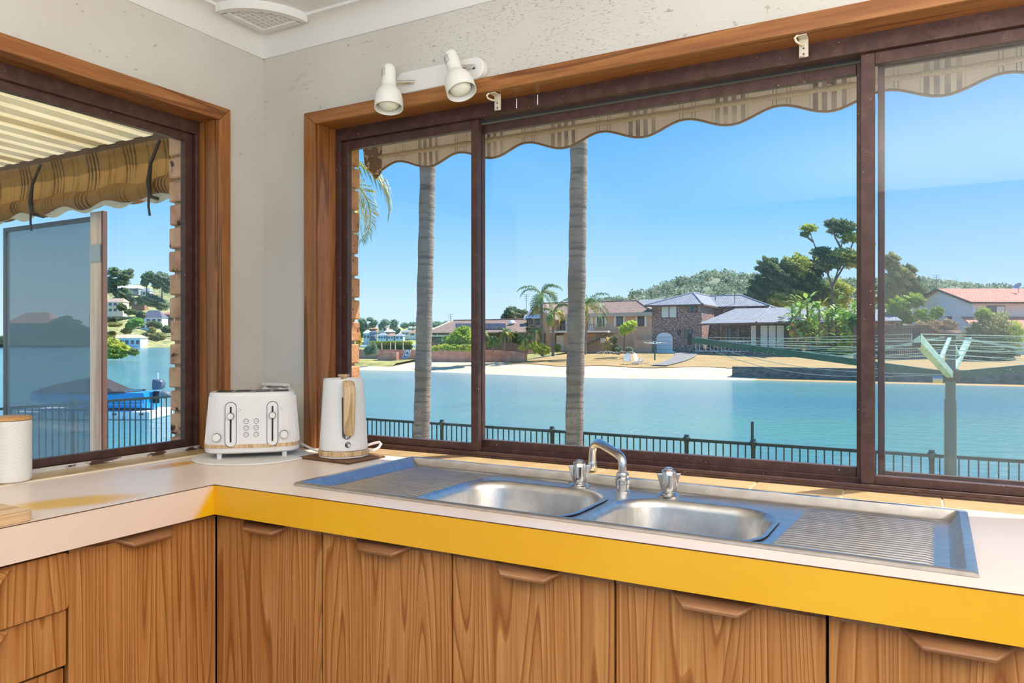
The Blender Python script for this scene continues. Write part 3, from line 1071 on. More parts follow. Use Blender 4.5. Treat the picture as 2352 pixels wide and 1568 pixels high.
cpts = [c0 - hs * .004, c0 + hs * .018 + Vector((0, 0, -.001)), c0 + hs * .036 + Vector((-.006, .006, .006)), c0 + hs * .042 + Vector((-.012, .016, .016)), c0 + hs * .036 + Vector((-.018, .024, .021)), c0 + hs * .02 + Vector((-.022, .028, .018)), c0 + hs * -.01 + Vector((-.03, .03, .008)), c0 + hs * -.05 + Vector((-.05, .045, -.005))]
MB().tube(cpts, .0042, 10).build('power_cord', m_white, kt, smooth=60)
tcp = [tf((.10, .088, .05)), tf((.14, .095, .03)), Vector((.33, -.075, .906)), Vector((.375, -.05, .9075)), Vector((.40, -.042, .908))]
MB().tube(tcp, .0038, 8).build('power_cord', m_white, ts, smooth=60)

# ================================================================== OTHER WORKTOP THINGS
cc = Vector((-.012, -.862, .9045))
can = thing('canister', 'white herringbone canister with a wooden lid at the left edge', 'canister', cc)
m_her, nt, b = newmat('herringbone ceramic')
b.inputs['Base Color'].default_value = lin((232, 229, 224)) + (1,)
b.inputs['Roughness'].default_value = .45
cw = MB()
nseg, rows = 96, 34
R0, H = .05, .158
vs, fsx = [], []
for j in range(rows * 2 + 1):
    for i in range(nseg):
        th = 2 * math.pi * i / nseg
        tri = abs(((i / 6.0) % 2) - 1)
        ridge = abs((((j + tri * 6) / 2.0) % 2) - 1)
        rr = R0 + (.0011 * ridge if 1 < j < rows * 2 - 1 else 0)
        vs.append(cc + Vector((rr * math.cos(th), rr * math.sin(th), .003 + H * j / (rows * 2))))
for j in range(rows * 2):
    for i in range(nseg):
        fsx.append((j * nseg + i, j * nseg + (i + 1) % nseg, (j + 1) * nseg + (i + 1) % nseg, (j + 1) * nseg + i))
cw.add(vs, fsx)
cw.lathe([(.046, 0), (R0, .003)], cc, nseg, caps=(True, False))
cw.lathe([(R0, H + .003), (R0 - .006, H + .004)], cc, nseg, caps=(False, True))
cw.build('jar', m_her, can, smooth=25)
MB().lathe([(R0 - .002, H + .004), (R0 + .001, H + .005), (R0 + .001, H + .012), (R0 - .002, H + .0135)], cc, 64).build('lid', wood('lid wood', (176, 120, 66), (208, 152, 92), (220, 168, 108), (1, .1, 1), 12, 4), can, smooth=40)

bd = MB()
pf = rrect(.16, .482, -1.42, -1.062, .022, 6)
bd.prism(pf, .9003, .921, 'z')
tag(bd.build('chopping_board', m_palex, smooth=40, bevel=.002), 'pale wooden chopping board at the left end of the worktop', 'chopping board')

po = thing('power_outlet', 'white double power outlet low on the corner wall behind the toaster', 'power outlet', (.085, -.008, 1.05))
MB().box((.028, -.018, 1.052), (.144, -.008, 1.122)).build('plate', m_white, po, bevel=.003)
for xx in (.045, .118):
    MB().lathe([(.013, 0), (.013, .02), (.010, .026)], (xx, -.018, 1.1), 20, axis=(0, -1, 0)).build('plug', m_white, po, smooth=40)
MB().box((.036, -.045, 1.116), (.15, -.018, 1.126)).build('plug_top', m_white, po, bevel=.003)

# ================================================================== SPOT LAMP BAR
la = thing('spotlight_bar', 'white wall bar with two swivelling spotlights above the wide window', 'wall lamp', (.8, 0, 2.08))
pf = [(.924 + .034 * math.cos(a), 2.106 + .034 * math.sin(a)) for a in [math.pi / 2 - math.pi * i / 14 for i in range(15)]] + [(.66 + .034 * math.cos(a), 2.106 + .034 * math.sin(a)) for a in [-math.pi / 2 - math.pi * i / 14 for i in range(15)]]
MB().prism(pf, -.03, -.0005, 'y').build('wall_plate', m_white, la, bevel=.004, seg=3)
MB().lathe([(.005, 0), (.005, .001)], (.925, -.0302, 2.106), 16, axis=(0, -1, 0)).build('screw', m_ringg, la)
m_bulb = M('opal bulb', (238, 238, 234), .25)
m_spot = M('spot white', (234, 233, 230), .35)


def spot(ptop, pbot, knx, knz):
    """head axis from top to the rim; arm runs from the plate to the side of the head"""
    ax = (pbot - ptop)
    Ln = ax.length
    ax.normalize()
    s = Ln / .15
    h = MB().lathe([(.004, 0), (.013, .003), (.019, .010), (.0215, .02), (.022, .05), (.0225, .074), (.024, .079), (.033, .09), (.0405, .104), (.044, .122), (.0445, .15), (.0425, .15), (.042, .125), (.036, .106), (.024, .09)], ptop, 40, axis=ax, caps=(True, True))
    ho = h.build('spot_head', m_spot, la, smooth=45)
    MB().lathe([(.015, .085), (.022, .095), (.031, .112), (.034, .126), (.030, .14), (.02, .148), (.008, .1505)], ptop, 32, axis=ax).build('bulb', m_bulb, ho, smooth=60)
    vent = MB()
    side = ax.cross(Vector((0, -1, 0))).normalized()
    fwd = side.cross(ax).normalized()
    if fwd.y > 0:
        fwd = -fwd
    for i in range(7):
        for j in range(6):
            a = math.radians(-48 + j * 13) - math.radians(14)
            dr_ = (fwd * math.cos(a) + side * (math.sin(a) * (1 if side.x > 0 else -1))).normalized()
            c_ = ptop + ax * (.022 + i * .0042) + dr_ * .0219
            vent.lathe([(.0011, -.0005), (.0011, .0004)], c_, 6, axis=dr_)
    vent.build('vent_holes', m_ringg, ho)
    mid = ptop + ax * .062
    kn = Vector((knx, -.03, knz))
    MB().tube([kn + Vector((0, .004, 0)), kn + (mid - kn) * .95], .0065, 14).build('knuckle', m_chrome, la, smooth=50)


spot(ony(893, 148, -.095), ony(893, 246, -.118), .70, 2.103)
spot(ony(1032, 118, -.095), ony(1064, 222, -.118), .925, 2.113)

# curtain brackets on the window head
for xx, lab in ((.975, 'small cream curtain bracket below the right spotlight'), (1.857, 'small cream curtain bracket high at the right of the wide window')):
    bk = thing('curtain_bracket', lab, 'bracket', (xx, .02, 2.0), 'curtain brackets')
    m_cm = M('cream enamel', (214, 204, 184), .4, layers=[(60, (1, 1, 1), (150, 120, 84), .6, .7)])
    MB().box((xx - .011, .026, 1.985), (xx + .011, .029, 2.035)).build('back_leaf', m_cm, bk, bevel=.001)
    MB().box((xx - .011, -.006, 2.0285), (xx + .011, .029, 2.0315)).build('top_leaf', m_cm, bk, bevel=.001)
    hk = MB().tube([(xx, .026, 2.016), (xx - .004, .004, 2.010), (xx - .012, -.010, 2.013), (xx - .016, -.012, 2.022), (xx - .01, -.008, 2.029)], .003, 8)
    hk.build('hook', m_cm, bk, smooth=60)
    for z in (1.993, 2.007):
        MB().lathe([(.0022, 0), (.0022, .0008)], (xx, .026, z), 10, axis=(0, -1, 0)).build('screw', m_black, bk)

# ================================================================== OUTER BRICKWORK
m_brick = M('orange brick', (218, 158, 112), .85, layers=[(9, (1, 1, 1), (182, 122, 88), .42, .66), (60, (1, 1, 1), (92, 58, 44), .62, .68, 5)], bump=(70, (1, 1, 1), .6, .004), rnd=4)
m_brickw = M('weathered brick', (224, 178, 144), .85, layers=[(11, (1, 1, 1), (190, 138, 108), .42, .66), (22, (1, 1, 1), (70, 42, 30), .6, .68, 5)], bump=(70, (1, 1, 1), .6, .004), rnd=4)
m_mortar = M('mortar', (188, 170, 146), .9)
bwall = struct('wall_outer', 'outer brick corner pier between the two windows')
MB().box((-.205, .118, .6), (.25, .21, 2.3)).box((-.21, -.215, .6), (-.118, .118, 2.3)).build('mortar', m_mortar, bwall)
PIT = .082
k = 0
z = .62
while z < 2.28:
    if k % 2 == 0:
        N_ = [(-.22, .015), (.025, .264)]
        W_ = [(.108, -.105), (-.115, -.23)]
    else:
        N_ = [(-.11, .13), (.14, .264)]
        W_ = [(.22, -.01), (-.02, -.23)]
    for a, b_ in N_:
        j = random.uniform(-.003, .003)
        MB().box((a, .12, z), (b_ + j, .22 + j, z + PIT - .011)).build('brick', m_brick, bwall, bevel=.004, seg=1)
    for a, b_ in W_:
        j = random.uniform(-.003, .003)
        MB().box((-.22 + j, b_ + j, z), (-.12, a, z + PIT - .011)).build('brick', m_brickw, bwall, bevel=.004, seg=1)
    z += PIT
    k += 1
m_soff = M('soffit', (205, 196, 180), .8)
S(MB().box((-.3, .1, 2.34), (4.5, .56, 2.46)).build('eaves', m_soff), 'narrow eaves over the wide window')


# ================================================================== AWNING OUTSIDE THE WIDE WINDOW
def canvas(name, base, dark, line, period, off, transl=.3, axis='X'):
    m, nt, b = newmat(name)
    tc = _n(nt, 'ShaderNodeTexCoord')
    sp = _n(nt, 'ShaderNodeSeparateXYZ')
    nt.links.new(tc.outputs['Object'], sp.inputs[0])
    ad = _n(nt, 'ShaderNodeMath', operation='MULTIPLY_ADD')
    ad.inputs[1].default_value = 1.0 / period
    ad.inputs[2].default_value = 50 + off
    nt.links.new(sp.outputs[axis], ad.inputs[0])
    fc = _n(nt, 'ShaderNodeMath', operation='FRACT')
    nt.links.new(ad.outputs[0], fc.inputs[0])
    r = _n(nt, 'ShaderNodeValToRGB')
    r.color_ramp.interpolation = 'CONSTANT'
    stops = [(0, dark), (.05, base), (.085, dark), (.135, base), (.175, dark), (.225, base), (.27, dark), (.32, base), (.34, line), (.346, base),
             (.6, line), (.61, base), (.635, line), (.645, base), (.74, line), (.75, base), (.775, line), (.785, base), (.965, line), (.972, base)]
    e = r.color_ramp.elements
    for i, (p_, c_) in enumerate(stops):
        x_ = e[i] if i < 2 else e.new(p_)
        x_.position = p_
        x_.color = lin(c_) + (1,)
    nt.links.new(fc.outputs[0], r.inputs[0])
    cc_ = mixc(nt, noise_fac(nt, 6, (1, 1, 1), .4, .75), r.outputs[0], base)
    nt.links.new(cc_, b.inputs['Base Color'])
    b.inputs['Roughness'].default_value = .9
    tl = _n(nt, 'ShaderNodeBsdfTranslucent')
    nt.links.new(cc_, tl.inputs[0])
    mx = _n(nt, 'ShaderNodeMixShader')
    mx.inputs[0].default_value = transl
    nt.links.new(b.outputs[0], mx.inputs[1])
    nt.links.new(tl.outputs[0], mx.inputs[2])
    nt.links.new(mx.outputs[0], nt.nodes['Material Output'].inputs[0])
    return m


m_awn = canvas('awning canvas', (190, 168, 142), (104, 88, 74), (96, 80, 66), .3075, .625, .2)
aw = thing('window_awning', 'beige plaid canvas awning with a scalloped valance outside the wide window', 'awning', (1.7, .5, 2.0))
AX0, AX1 = .04, 3.4
nx = 150
vs, fc = [], []
prof = [(.15, 2.30), (.3, 2.245), (.45, 2.18), (.57, 2.128)]
for i in range(nx + 1):
    x_ = AX0 + (AX1 - AX0) * i / nx
    for y_, z_ in prof:
        vs.append((x_, y_, z_ + .006 * math.sin(x_ * 9)))
for i in range(nx):
    for j in range(3):
        a = i * 4 + j
        fc.append((a, a + 4, a + 5, a + 1))
cn = MB()
cn.flip = False
cn.add(vs, fc)
cn.build('canopy', m_awn, aw, smooth=60)
vs, fc = [], []
for i in range(nx + 1):
    x_ = AX0 + (AX1 - AX0) * i / nx
    ph = 2 * math.pi * (x_ - .327) / .3075
    zb_ = 2.0 + .038 * (1 - math.cos(ph)) / 2
    for t in (0, .5, 1):
        vs.append((x_, .575 + .006 * math.sin(ph * 1.0 + 1) * t, 2.128 + (zb_ - 2.128) * t))
for i in range(nx):
    for j in range(2):
        a = i * 3 + j
        fc.append((a, a + 3, a + 4, a + 1))
vl = MB()
vl.flip = False
vl.add(vs, fc)
vo = vl.build('valance', m_awn, aw, smooth=60)
bi = [Vector(v) for v in vs[2::3]]
MB().tube(bi, .0045, 6).build('binding', M('brown binding', (128, 100, 72), .8), vo, smooth=60)
MB().tube([(AX0, .57, 2.14), (AX1, .57, 2.14)], .014, 12).build('front_bar', M('cream tube', (200, 190, 172), .4), aw, smooth=50)
MB().box((AX0, .13, 2.25), (AX1, .18, 2.34)).build('head_box', M('stained headboard', (196, 182, 156), .8, layers=[(40, (1, 1, 1), (150, 132, 104), .5, .62, 5)]), aw)
MB().tube([(AX0 + .02 * i, .566, 2.068 + .001 * math.sin(i * 1.7)) for i in range(int((AX1 - AX0) / .02))], [.009 + .0008 * math.sin(i * .9) for i in range(int((AX1 - AX0) / .02))], 10).build('hem_roll', M('frayed hem', (206, 188, 158), .9, layers=[(200, (1, 1, 1), (188, 168, 138), .45, .65, 5)]), aw, smooth=60)
# clear torn corner flap at the awning's left end
MB().add([(.04, .5, 2.13), (.10, .56, 2.12), (.085, .575, 2.0), (.05, .58, 1.975), (.03, .53, 2.03)], [(0, 1, 2, 3, 4)]).build('corner_flap', M('dull flap', (120, 92, 70), .5, layers=[(40, (1, 1, 1), (210, 200, 190), .55, .6)]), aw)

# ================================================================== PATIO BEYOND THE LEFT WINDOW
m_sheet, nt, b = newmat('cream roof sheet')
c = mixc(nt, noise_fac(nt, 4, (3, .6, 1), .4, .7), (238, 222, 178), (216, 196, 146))
nt.links.new(c, b.inputs['Base Color'])
b.inputs['Roughness'].default_value = .6
tl = _n(nt, 'ShaderNodeBsdfTranslucent')
nt.links.new(c, tl.inputs[0])
mx = _n(nt, 'ShaderNodeMixShader')
mx.inputs[0].default_value = .42
nt.links.new(b.outputs[0], mx.inputs[1])
nt.links.new(tl.outputs[0], mx.inputs[2])
nt.links.new(mx.outputs[0], nt.nodes['Material Output'].inputs[0])
pr_ = thing('patio_roof', 'cream corrugated patio roof outside the left window', 'roof', (-2.2, -1.4, 2.36))
for s_ in range(5):
    x0_ = -.24 - .8 * s_
    pts = []
    n = 0
    xx = x0_
    while xx > x0_ - .8 - 1e-6:
        for dx, dz in ((0, 0), (-.03, 0), (-.05, .03), (-.105, .03), (-.125, 0), (-.16, 0)):
            pts.append((xx + dx, 2.375 + dz))
        xx -= .16
    v_, f_ = [], []
    for (a, zz) in pts:
        v_ += [(a, .66, zz), (a, -1.4, zz + .06), (a, -3.6, zz + .12)]
    for i in range(len(pts) - 1):
        f_ += [(3 * i, 3 * i + 1, 3 * i + 4, 3 * i + 3), (3 * i + 1, 3 * i + 2, 3 * i + 5, 3 * i + 4)]
    m = MB()
    m.flip = False
    m.add(v_, f_)
    m.build('roof_sheet', m_sheet, pr_)
MB().box((-4.3, .60, 2.30), (-.24, .64, 2.385)).build('edge_beam', M('brown beam', (96, 66, 44), .7), pr_)
MB().box((-4.3, -3.6, 2.38), (-4.22, .64, 2.48)).build('edge_beam', M('brown side beam', (96, 66, 44), .7), pr_)
MB().box((-4.3, .58, -.1), (-4.21, .67, 2.3)).build('post', M('brown post', (120, 84, 60), .7), pr_)

m_bl = canvas('blind canvas', (170, 128, 74), (98, 72, 42), (88, 62, 38), .34, .2, .25)
bl = thing('rolled_blind', 'striped brown canvas blind rolled up under the patio roof edge', 'blind', (-2, .6, 2.0))
v_, f_ = [], []
nb = 90
BX0, BX1 = -3.35, -.26
for i in range(nb + 1):
    x_ = BX0 + (BX1 - BX0) * i / nb
    rp = .010 * math.sin(x_ * 21) + .006 * math.sin(x_ * 47)
    for t in range(5):
        v_.append((x_, .665 + rp * (t / 4) + .02 * math.sin(t / 4 * math.pi), 2.345 - .235 * t / 4))
for i in range(nb):
    for t in range(4):
        a = i * 5 + t
        f_.append((a, a + 5, a + 6, a + 1))
m = MB()
m.flip = False
m.add(v_, f_)
m.build('flap', m_bl, bl, smooth=60)
rp_ = [(BX0 + (BX1 - BX0) * i / 70, .66 + .004 * math.sin(i), 2.085 - .012 * math.cos(2 * math.pi * i / 10)) for i in range(71)]
MB().tube(rp_, [.05 + .006 * math.sin(i * .7) for i in range(71)], 20).build('roll', m_bl, bl, smooth=60)
v_, f_ = [], []
for i in range(nb + 1):
    x_ = BX0 + (BX1 - BX0) * i / nb
    zz = 2.03 - .03 * (1 - math.cos(2 * math.pi * x_ / .31)) / 2
    v_ += [(x_, .64, 2.06), (x_, .642, zz)]
for i in range(nb):
    f_.append((2 * i, 2 * i + 2, 2 * i + 3, 2 * i + 1))
m = MB()
m.flip = False
m.add(v_, f_)
m.build('scallop', M('pale valance', (206, 204, 196), .8), bl, smooth=60)
for px_ in (112, 383):
    q_ = ony(px_, 430, .62)
    sx = q_.x
    st = [(sx + .02, .64, 2.33), (sx + .005, .60, 2.2), (sx - .005, .595, 2.1), (sx, .60, 2.03), (sx + .01, .66, 2.02), (sx + .02, .72, 2.06)]
    MB().tube(st, [.009, .009, .013, .012, .009, .009], 8).build('strap', m_black, bl, smooth=60)
    MB().tube([(sx - .005, .598, 2.06), (sx - .012, .6, 1.98), (sx - .002, .6, 1.93)], .007, 6).build('strap_tail', m_black, bl, smooth=60)

bl.location.y -= .078
m_post = M('weathered timber', (250, 226, 212), .7, layers=[(18, (1, 1, .08), (214, 176, 156), .42, .66, 4)])
sdx = thing('screen_door', 'dark mesh screen door hung on a pinkish timber post on the patio', 'door', (-2.45, .65, -.1))
q0, q1 = ony(214, 600, .64), ony(243, 600, .64)
MB().box((q0.x, .62, -.1), (q1.x - .014, .645, 2.02)).build('timber_post', m_post, sdx, bevel=.004)
MB().box((q1.x - .014, .622, -.1), (q1.x, .65, 2.02)).build('post_edge', M('post side', (112, 74, 62), .7), sdx, bevel=.002)
MB().box((q0.x + .008, .612, 1.73), (q1.x - .012, .622, 1.83)).build('latch_plate', M('zinc', (190, 186, 182), .4, .6), sdx, bevel=.002)
DX0 = -3.0
MB().box((DX0, .648, .0), (q0.x, .65, 1.98)).build('mesh', meshscreen('dark screen mesh', (124, 152, 172), .56), sdx)
fr = MB()
fr.box((DX0 - .03, .64, -.08), (DX0, .665, 2.0)).box((DX0, .64, 1.975), (q0.x, .665, 2.0)).box((DX0, .64, -.08), (q0.x, .665, .05))
fr.build('door_frame', M('bronze door frame', (92, 98, 104), .5), sdx)

# ================================================================== YARD, WATER
m_grass = M('lawn', (150, 146, 84), .9, layers=[(3, (1, 1, 1), (188, 172, 112), .4, .65), (40, (1, 1, 1), (110, 118, 58), .5, .7, 4)])
m_conc = M('concrete', (150, 146, 140), .85, layers=[(6, (1, 1, 1), (120, 116, 110), .4, .65)])
m_sand = M('sand', (232, 212, 176), .95, layers=[(5, (1, 1, 1), (214, 188, 146), .45, .7), (.5, (1, 2, 1), (196, 168, 126), .5, .75)])
S(MB().box((-4.4, -6, -.6), (-.24, .74, -.1)).build('patio_slab', m_conc), 'concrete patio slab beside the house')
yd = MB()
yd.box((-10.6, .2, -2.4), (30, 9.1, -1.12))
yd.box((-10.6, -8, -2.4), (-4.4, .2, -1.12))
yd.box((-.24, -8, -1.2), (30, .2, -1.12))
S(yd.build('ground', m_grass), 'back garden lawn running down to the canal')
m = MB()
g_ = [(-10.6, -8, -1.1), (-10.6, 9.4, -1.1), (-14, 9.0, -1.25), (-14, -8, -1.25), (-18.5, 7, -1.95), (-18.5, -8, -1.95), (-10.6, 12.5, -1.98), (-15, 12.5, -2.0)]
m.add(g_, [(0, 1, 2, 3), (3, 2, 4, 5), (1, 6, 7, 2), (2, 7, 4)])
S(m.build('beach_near', m_sand), 'strip of sand beyond the side fence')
S(MB().box((-10.6, 9.1, -2.4), (30, 9.4, -1.1)).build('seawall_near', m_conc), 'low concrete sea wall at the foot of the garden')

mw, nt, b = newmat('canal water')
t1 = _n(nt, 'ShaderNodeTexNoise')
t1.inputs['Scale'].default_value = 1.5
t1.inputs['Detail'].default_value = 6
t1.inputs['Roughness'].default_value = .62
nt.links.new(coords(nt, (.8, 1.0, 1)), t1.inputs['Vector'])
t2 = _n(nt, 'ShaderNodeTexNoise')
t2.inputs['Scale'].default_value = .06
t2.inputs['Detail'].default_value = 3
nt.links.new(coords(nt, (.6, 1.4, 1)), t2.inputs['Vector'])
mr = _n(nt, 'ShaderNodeMapRange')
mr.inputs[1].default_value, mr.inputs[2].default_value = .4, .65
nt.links.new(t2.outputs[0], mr.inputs[0])
nt.links.new(mixc(nt, mr.outputs[0], (80, 140, 156), (92, 154, 150)), b.inputs['Base Color'])
b.inputs['Roughness'].default_value = .12
b.inputs['IOR'].default_value = 1.33
bp = _n(nt, 'ShaderNodeBump')
bp.inputs['Strength'].default_value = .9
bp.inputs['Distance'].default_value = .2
nt.links.new(t1.outputs[0], bp.inputs['Height'])
nt.links.new(bp.outputs[0], b.inputs['Normal'])
m = MB()
m.flip = False
m.add([(-1400, -400, -1.9), (700, -400, -1.9), (700, 1400, -1.9), (-1400, 1400, -1.9)], [(0, 1, 2, 3)])
S(m.build('water', mw), 'blue green canal water')

# ================================================================== GARDEN FENCE
m_fence = M('dark green steel', (38, 58, 54), .45)
def fence_run(label, P0, dirv, length, top, pitch, posts, h=1.0):
    """P0 start (x, y); dirv unit direction; posts = distances along"""
    f0 = thing('pool_fence', label, 'fence', (P0[0] + dirv[0] * length / 2, P0[1] + dirv[1] * length / 2, top - h))
    A_ = lambda s_, z_: Vector((P0[0] + dirv[0] * s_, P0[1] + dirv[1] * s_, z_))
    MB().bar(A_(0, top - .02), A_(length, top - .02), .04, .04).build('top_rail', m_fence, f0)
    MB().bar(A_(0, top - h + .1), A_(length, top - h + .1), .035, .035).build('bottom_rail', m_fence, f0)
    first = None
    n = int(length / pitch)
    for i in range(n):
        s_ = (i + .5) * pitch
        if first is None:
            first = MB().bar(A_(s_, top - h + .1), A_(s_, top - .03), .016, .016).build('picket', m_fence, f0)
            s0 = s_
        else:
            dup(first, f0, (dirv[0] * (s_ - s0), dirv[1] * (s_ - s0), 0))
    for s_ in posts:
        pm = MB()
        b0 = A_(s_, top - h - .02)
        pm.lathe([(.03, 0), (.03, h - .06), (.038, h - .02), (.05, h), (.05, h + .03), (.036, h + .045), (.034, h + .07), (.02, h + .075)], b0, 16)
        pm.build('post', m_fence, f0, smooth=40)
    return f0


FY, FT = 8.45, -.1
X0 = -10.4
posts = [ony(px_, 980, FY).x - X0 for px_ in (1015, 1268, 1577, 1730, 2140)]
ff = fence_run('dark green picket fence along the water side of the garden', (X0, FY), (1, 0), 16.0, FT, .1, [0.0, 1.9] + posts + [15.9])
q_ = ony(1728, 968, FY)
MB().tube([(q_.x, FY, FT - .05), (q_.x, FY, q_.z)], .02, 10).build('tall_post', m_fence, ff, smooth=50)
fence_run('dark green picket fence in front of the blue boat', (-10.35, 2.6), (0, 1), 5.8, .25, .105, [0.0, 2.8, 5.75], h=1.27)


# ================================================================== PALMS
m_trunk = M('palm bark', (172, 152, 136), .9, layers=[(2.2, (1, 1, .5), (134, 116, 104), .38, .66), (3.2, (.5, .5, 5), (118, 100, 90), .5, .64, 4), (60, (1, 1, .4), (132, 118, 110), .5, .75, 3)], bump=(8, (1, 1, 4), .6, .012))
m_frond = M('palm green', (98, 138, 56), .55, layers=[(2, (1, 1, 1), (72, 112, 44), .4, .65)], rnd=6)
m_frondy = M('palm yellow', (212, 184, 70), .55, layers=[(3, (1, 1, 1), (140, 160, 66), .42, .6)], rnd=6)
m_frondd = M('palm dry', (170, 126, 72), .8)


def trunk_mesh(pts, r0, r1, ring=.11, n=18, jit=.003):
    pts = [Vector(p) for p in pts]
    tot = (pts[-1] - pts[0]).length
    k = int(tot / (ring / 3))
    P, Rr = [], []
    for i in range(k + 1):
        t = i / k
        f = t * (len(pts) - 1)
        a = min(int(f), len(pts) - 2)
        p = pts[a].lerp(pts[a + 1], f - a)
        P.append(p)
        Rr.append(r0 + (r1 - r0) * t + (jit if i % 3 == 0 else 0) + .004 * math.sin(i * .37))
    return MB().tube(P, Rr, n)


def frond(c, az, elev, L, droop, lw=.55, nl=34, wd=.035, hang=.5):
    """one feather leaf: arching rachis with hanging leaflets on both sides, one mesh"""
    m = MB()
    m.flip = False
    d = Vector((math.cos(az), math.sin(az), 0))
    s_ = Vector((-d.y, d.x, 0))
    pts = []
    n = 12
    e = elev
    p = Vector(c)
    for i in range(n + 1):
        pts.append(p.copy())
        p = p + (d * math.cos(e) + Vector((0, 0, math.sin(e)))) * (L / n)
        e -= droop / n
    m.tube(pts, [.022 * L / 2.5 * (1 - .8 * i / n) + .004 for i in range(n + 1)], 5)
    v_, f_ = [], []
    for j in range(nl):
        t = .1 + .9 * j / (nl - 1)
        f = t * n
        a = min(int(f), n - 1)
        q = pts[a].lerp(pts[a + 1], f - a)
        tg = (pts[a + 1] - pts[a]).normalized()
        ll = lw * math.sin(math.pi * (.12 + .8 * t)) ** .7 * random.uniform(.85, 1.1)
        for sg in (-1, 1):
            o_ = (s_ * sg * .75 + tg * .55 + Vector((0, 0, random.uniform(-.15, .25)))).normalized()
            mid = q + o_ * (ll * .55)
            tip = mid + (o_ * .5 + Vector((0, 0, -hang - random.uniform(0, .3)))).normalized() * (ll * .5)
            wv = tg * (wd * .5)
            k = len(v_)
            v_ += [q - wv * .5, q + wv * .5, mid + wv, mid - wv, tip]
            f_ += [(k, k + 1, k + 2, k + 3), (k + 3, k + 2, k + 4)]
    m.add(v_, f_)
    return m


def palm(label, base, top, r0, r1, nf, L, group, seed, droop=(1.3, 2.2), yellow=0.0, dead=0, lw=.55, nl=34, wd=.035, elev=(-.1, 1.25), azs=None, cat='palm tree', bend_=0.0, shaft=True, ring=.11):
    random.seed(seed)
    t = thing('palm_tree', label, cat, base, group)
    base, top = Vector(base), Vector(top)
    mid = base.lerp(top, .5) + Vector((bend_, 0, 0))
    trunk_mesh([base, mid, top], r0, r1, ring).build('trunk', m_trunk, t, smooth=70)
    if shaft:
        MB().tube([top - Vector((0, 0, .1)), top + Vector((0, 0, .25 * L / 2)), top + Vector((0, 0, .42 * L / 2))], [r1 * 1.25, r1 * 1.15, r1 * .5], 10).build('crownshaft', m_frond, t, smooth=60)
    for i in range(nf):
        az = azs[i] if azs else 2 * math.pi * i / nf * 2.399 + random.uniform(-.2, .2)
        e = elev[0] + (elev[1] - elev[0]) * ((i * 7 % nf) / max(nf - 1, 1))
        mt = m_frondy if yellow >= 1 or (random.random() < yellow and e < .7) else m_frond
        frond(top + Vector((0, 0, .3 * L / 2 if shaft else 0)), az, e, L * random.uniform(.85, 1.1), random.uniform(*droop), lw, nl, wd).build('frond', mt, t)
    for i in range(dead):
        frond(top + Vector((0, 0, .05)), random.uniform(0, 6.28), -.9, L * .7, .7, lw * .6, nl // 2, wd).build('dry_frond', m_frondd, t)
    return t


for px_, d_, pt, lab in ((965, 11.5, 980, 'tall palm trunk left of the first window bar, at the garden fence'), (1316, 10.4, 1321, 'tall palm trunk in the middle of the wide window, at the garden fence')):
    b0 = at(px_, 784, d_)
    b0.z = -1.14
    tp = at(pt + 4, 784, d_)
    tp.z = 8.6
    palm(lab, b0, tp, .128, .112, 12, 2.6, 'garden palms', int(px_), bend_=.06)
b0 = at(700, 784, 12.2)
b0.z = -1.14
tp = b0.copy()
tp.z = 3.55
palm('garden palm behind the brick pier with yellow green drooping fronds', b0, tp, .13, .11, 9, 2.1, 'garden palms', 5, droop=(2.9, 3.4), yellow=1.0, lw=.5, nl=70, wd=.02, elev=(.3, 1.1),
     azs=[YAW + a for a in (-.1, .25, .7, 1.3, 2.0, 2.8, 3.6, 4.4, 5.3)])

# ================================================================== ROTARY CLOTHES HOIST IN THE GARDEN
m_hgreen = M('green enamel', (22, 92, 76), .4, layers=[(30, (1, 1, 1), (14, 70, 60), .5, .7), (90, (1, 1, 1), (190, 205, 198), .68, .7)])
m_hpale = M('sunlit green enamel', (178, 214, 200), .45, layers=[(22, (1, 1, 1), (120, 178, 160), .5, .65)])  # arms in the sun: their brightness is put into this paler green
m_hpost = M('grey green post', (92, 106, 98), .5)
hc = at(2183, 784, 4.3)
hz = 1.085
ho = thing('clothes_hoist', 'green rotary clothes hoist on a grey post, at the right of the garden', 'clothesline', (hc.x, hc.y, -1.12))
MB().tube([(hc.x, hc.y, -1.14), (hc.x, hc.y, .94)], .032, 20).build('lower_post', m_hpost, ho, smooth=60)
MB().tube([(hc.x, hc.y, .9), (hc.x, hc.y, 1.33)], .027, 20).build('upper_post', m_hpost, ho, smooth=60)
MB().lathe([(.045, 0), (.05, .02), (.05, .05), (.04, .07)], (hc.x, hc.y, hz - .04), 20).build('hub', M('brown hub', (84, 66, 56), .6), ho, smooth=40)
MB().lathe([(.05, 0), (.055, .012), (.045, .025), (.03, .03)], (hc.x, hc.y, 1.31), 20).build('top_cap', M('rusty cap', (92, 62, 48), .7), ho, smooth=40)
tips = []
for k in range(4):
    th = YAW + math.radians(55 + 90 * k)
    dv_ = Vector((math.cos(th), math.sin(th), 0))
    a = Vector((hc.x, hc.y, hz)) + dv_ * .04
    tp = Vector((hc.x, hc.y, 1.29)) + dv_ * 1.6
    tips.append((a, tp))
    am = MB().bar(a, tp, .034, .04).build('arm', m_hpale if k in (0, 2) else m_hgreen, ho, bevel=.003)
    MB().bar(tp - dv_ * .02 + Vector((0, 0, -.04)), tp - dv_ * .02 + Vector((0, 0, .04)), .04, .03).build('arm_tip', m_black, am)
    sr = a.lerp(tp, .38)
    MB().bar(sr + Vector((0, 0, .01)), Vector((hc.x, hc.y, 1.30)) + dv_ * .03, .018, .012).build('stay', m_hpale, am)
random.seed(4)
m_wire = M('line wire', (170, 200, 190), .4, .3)
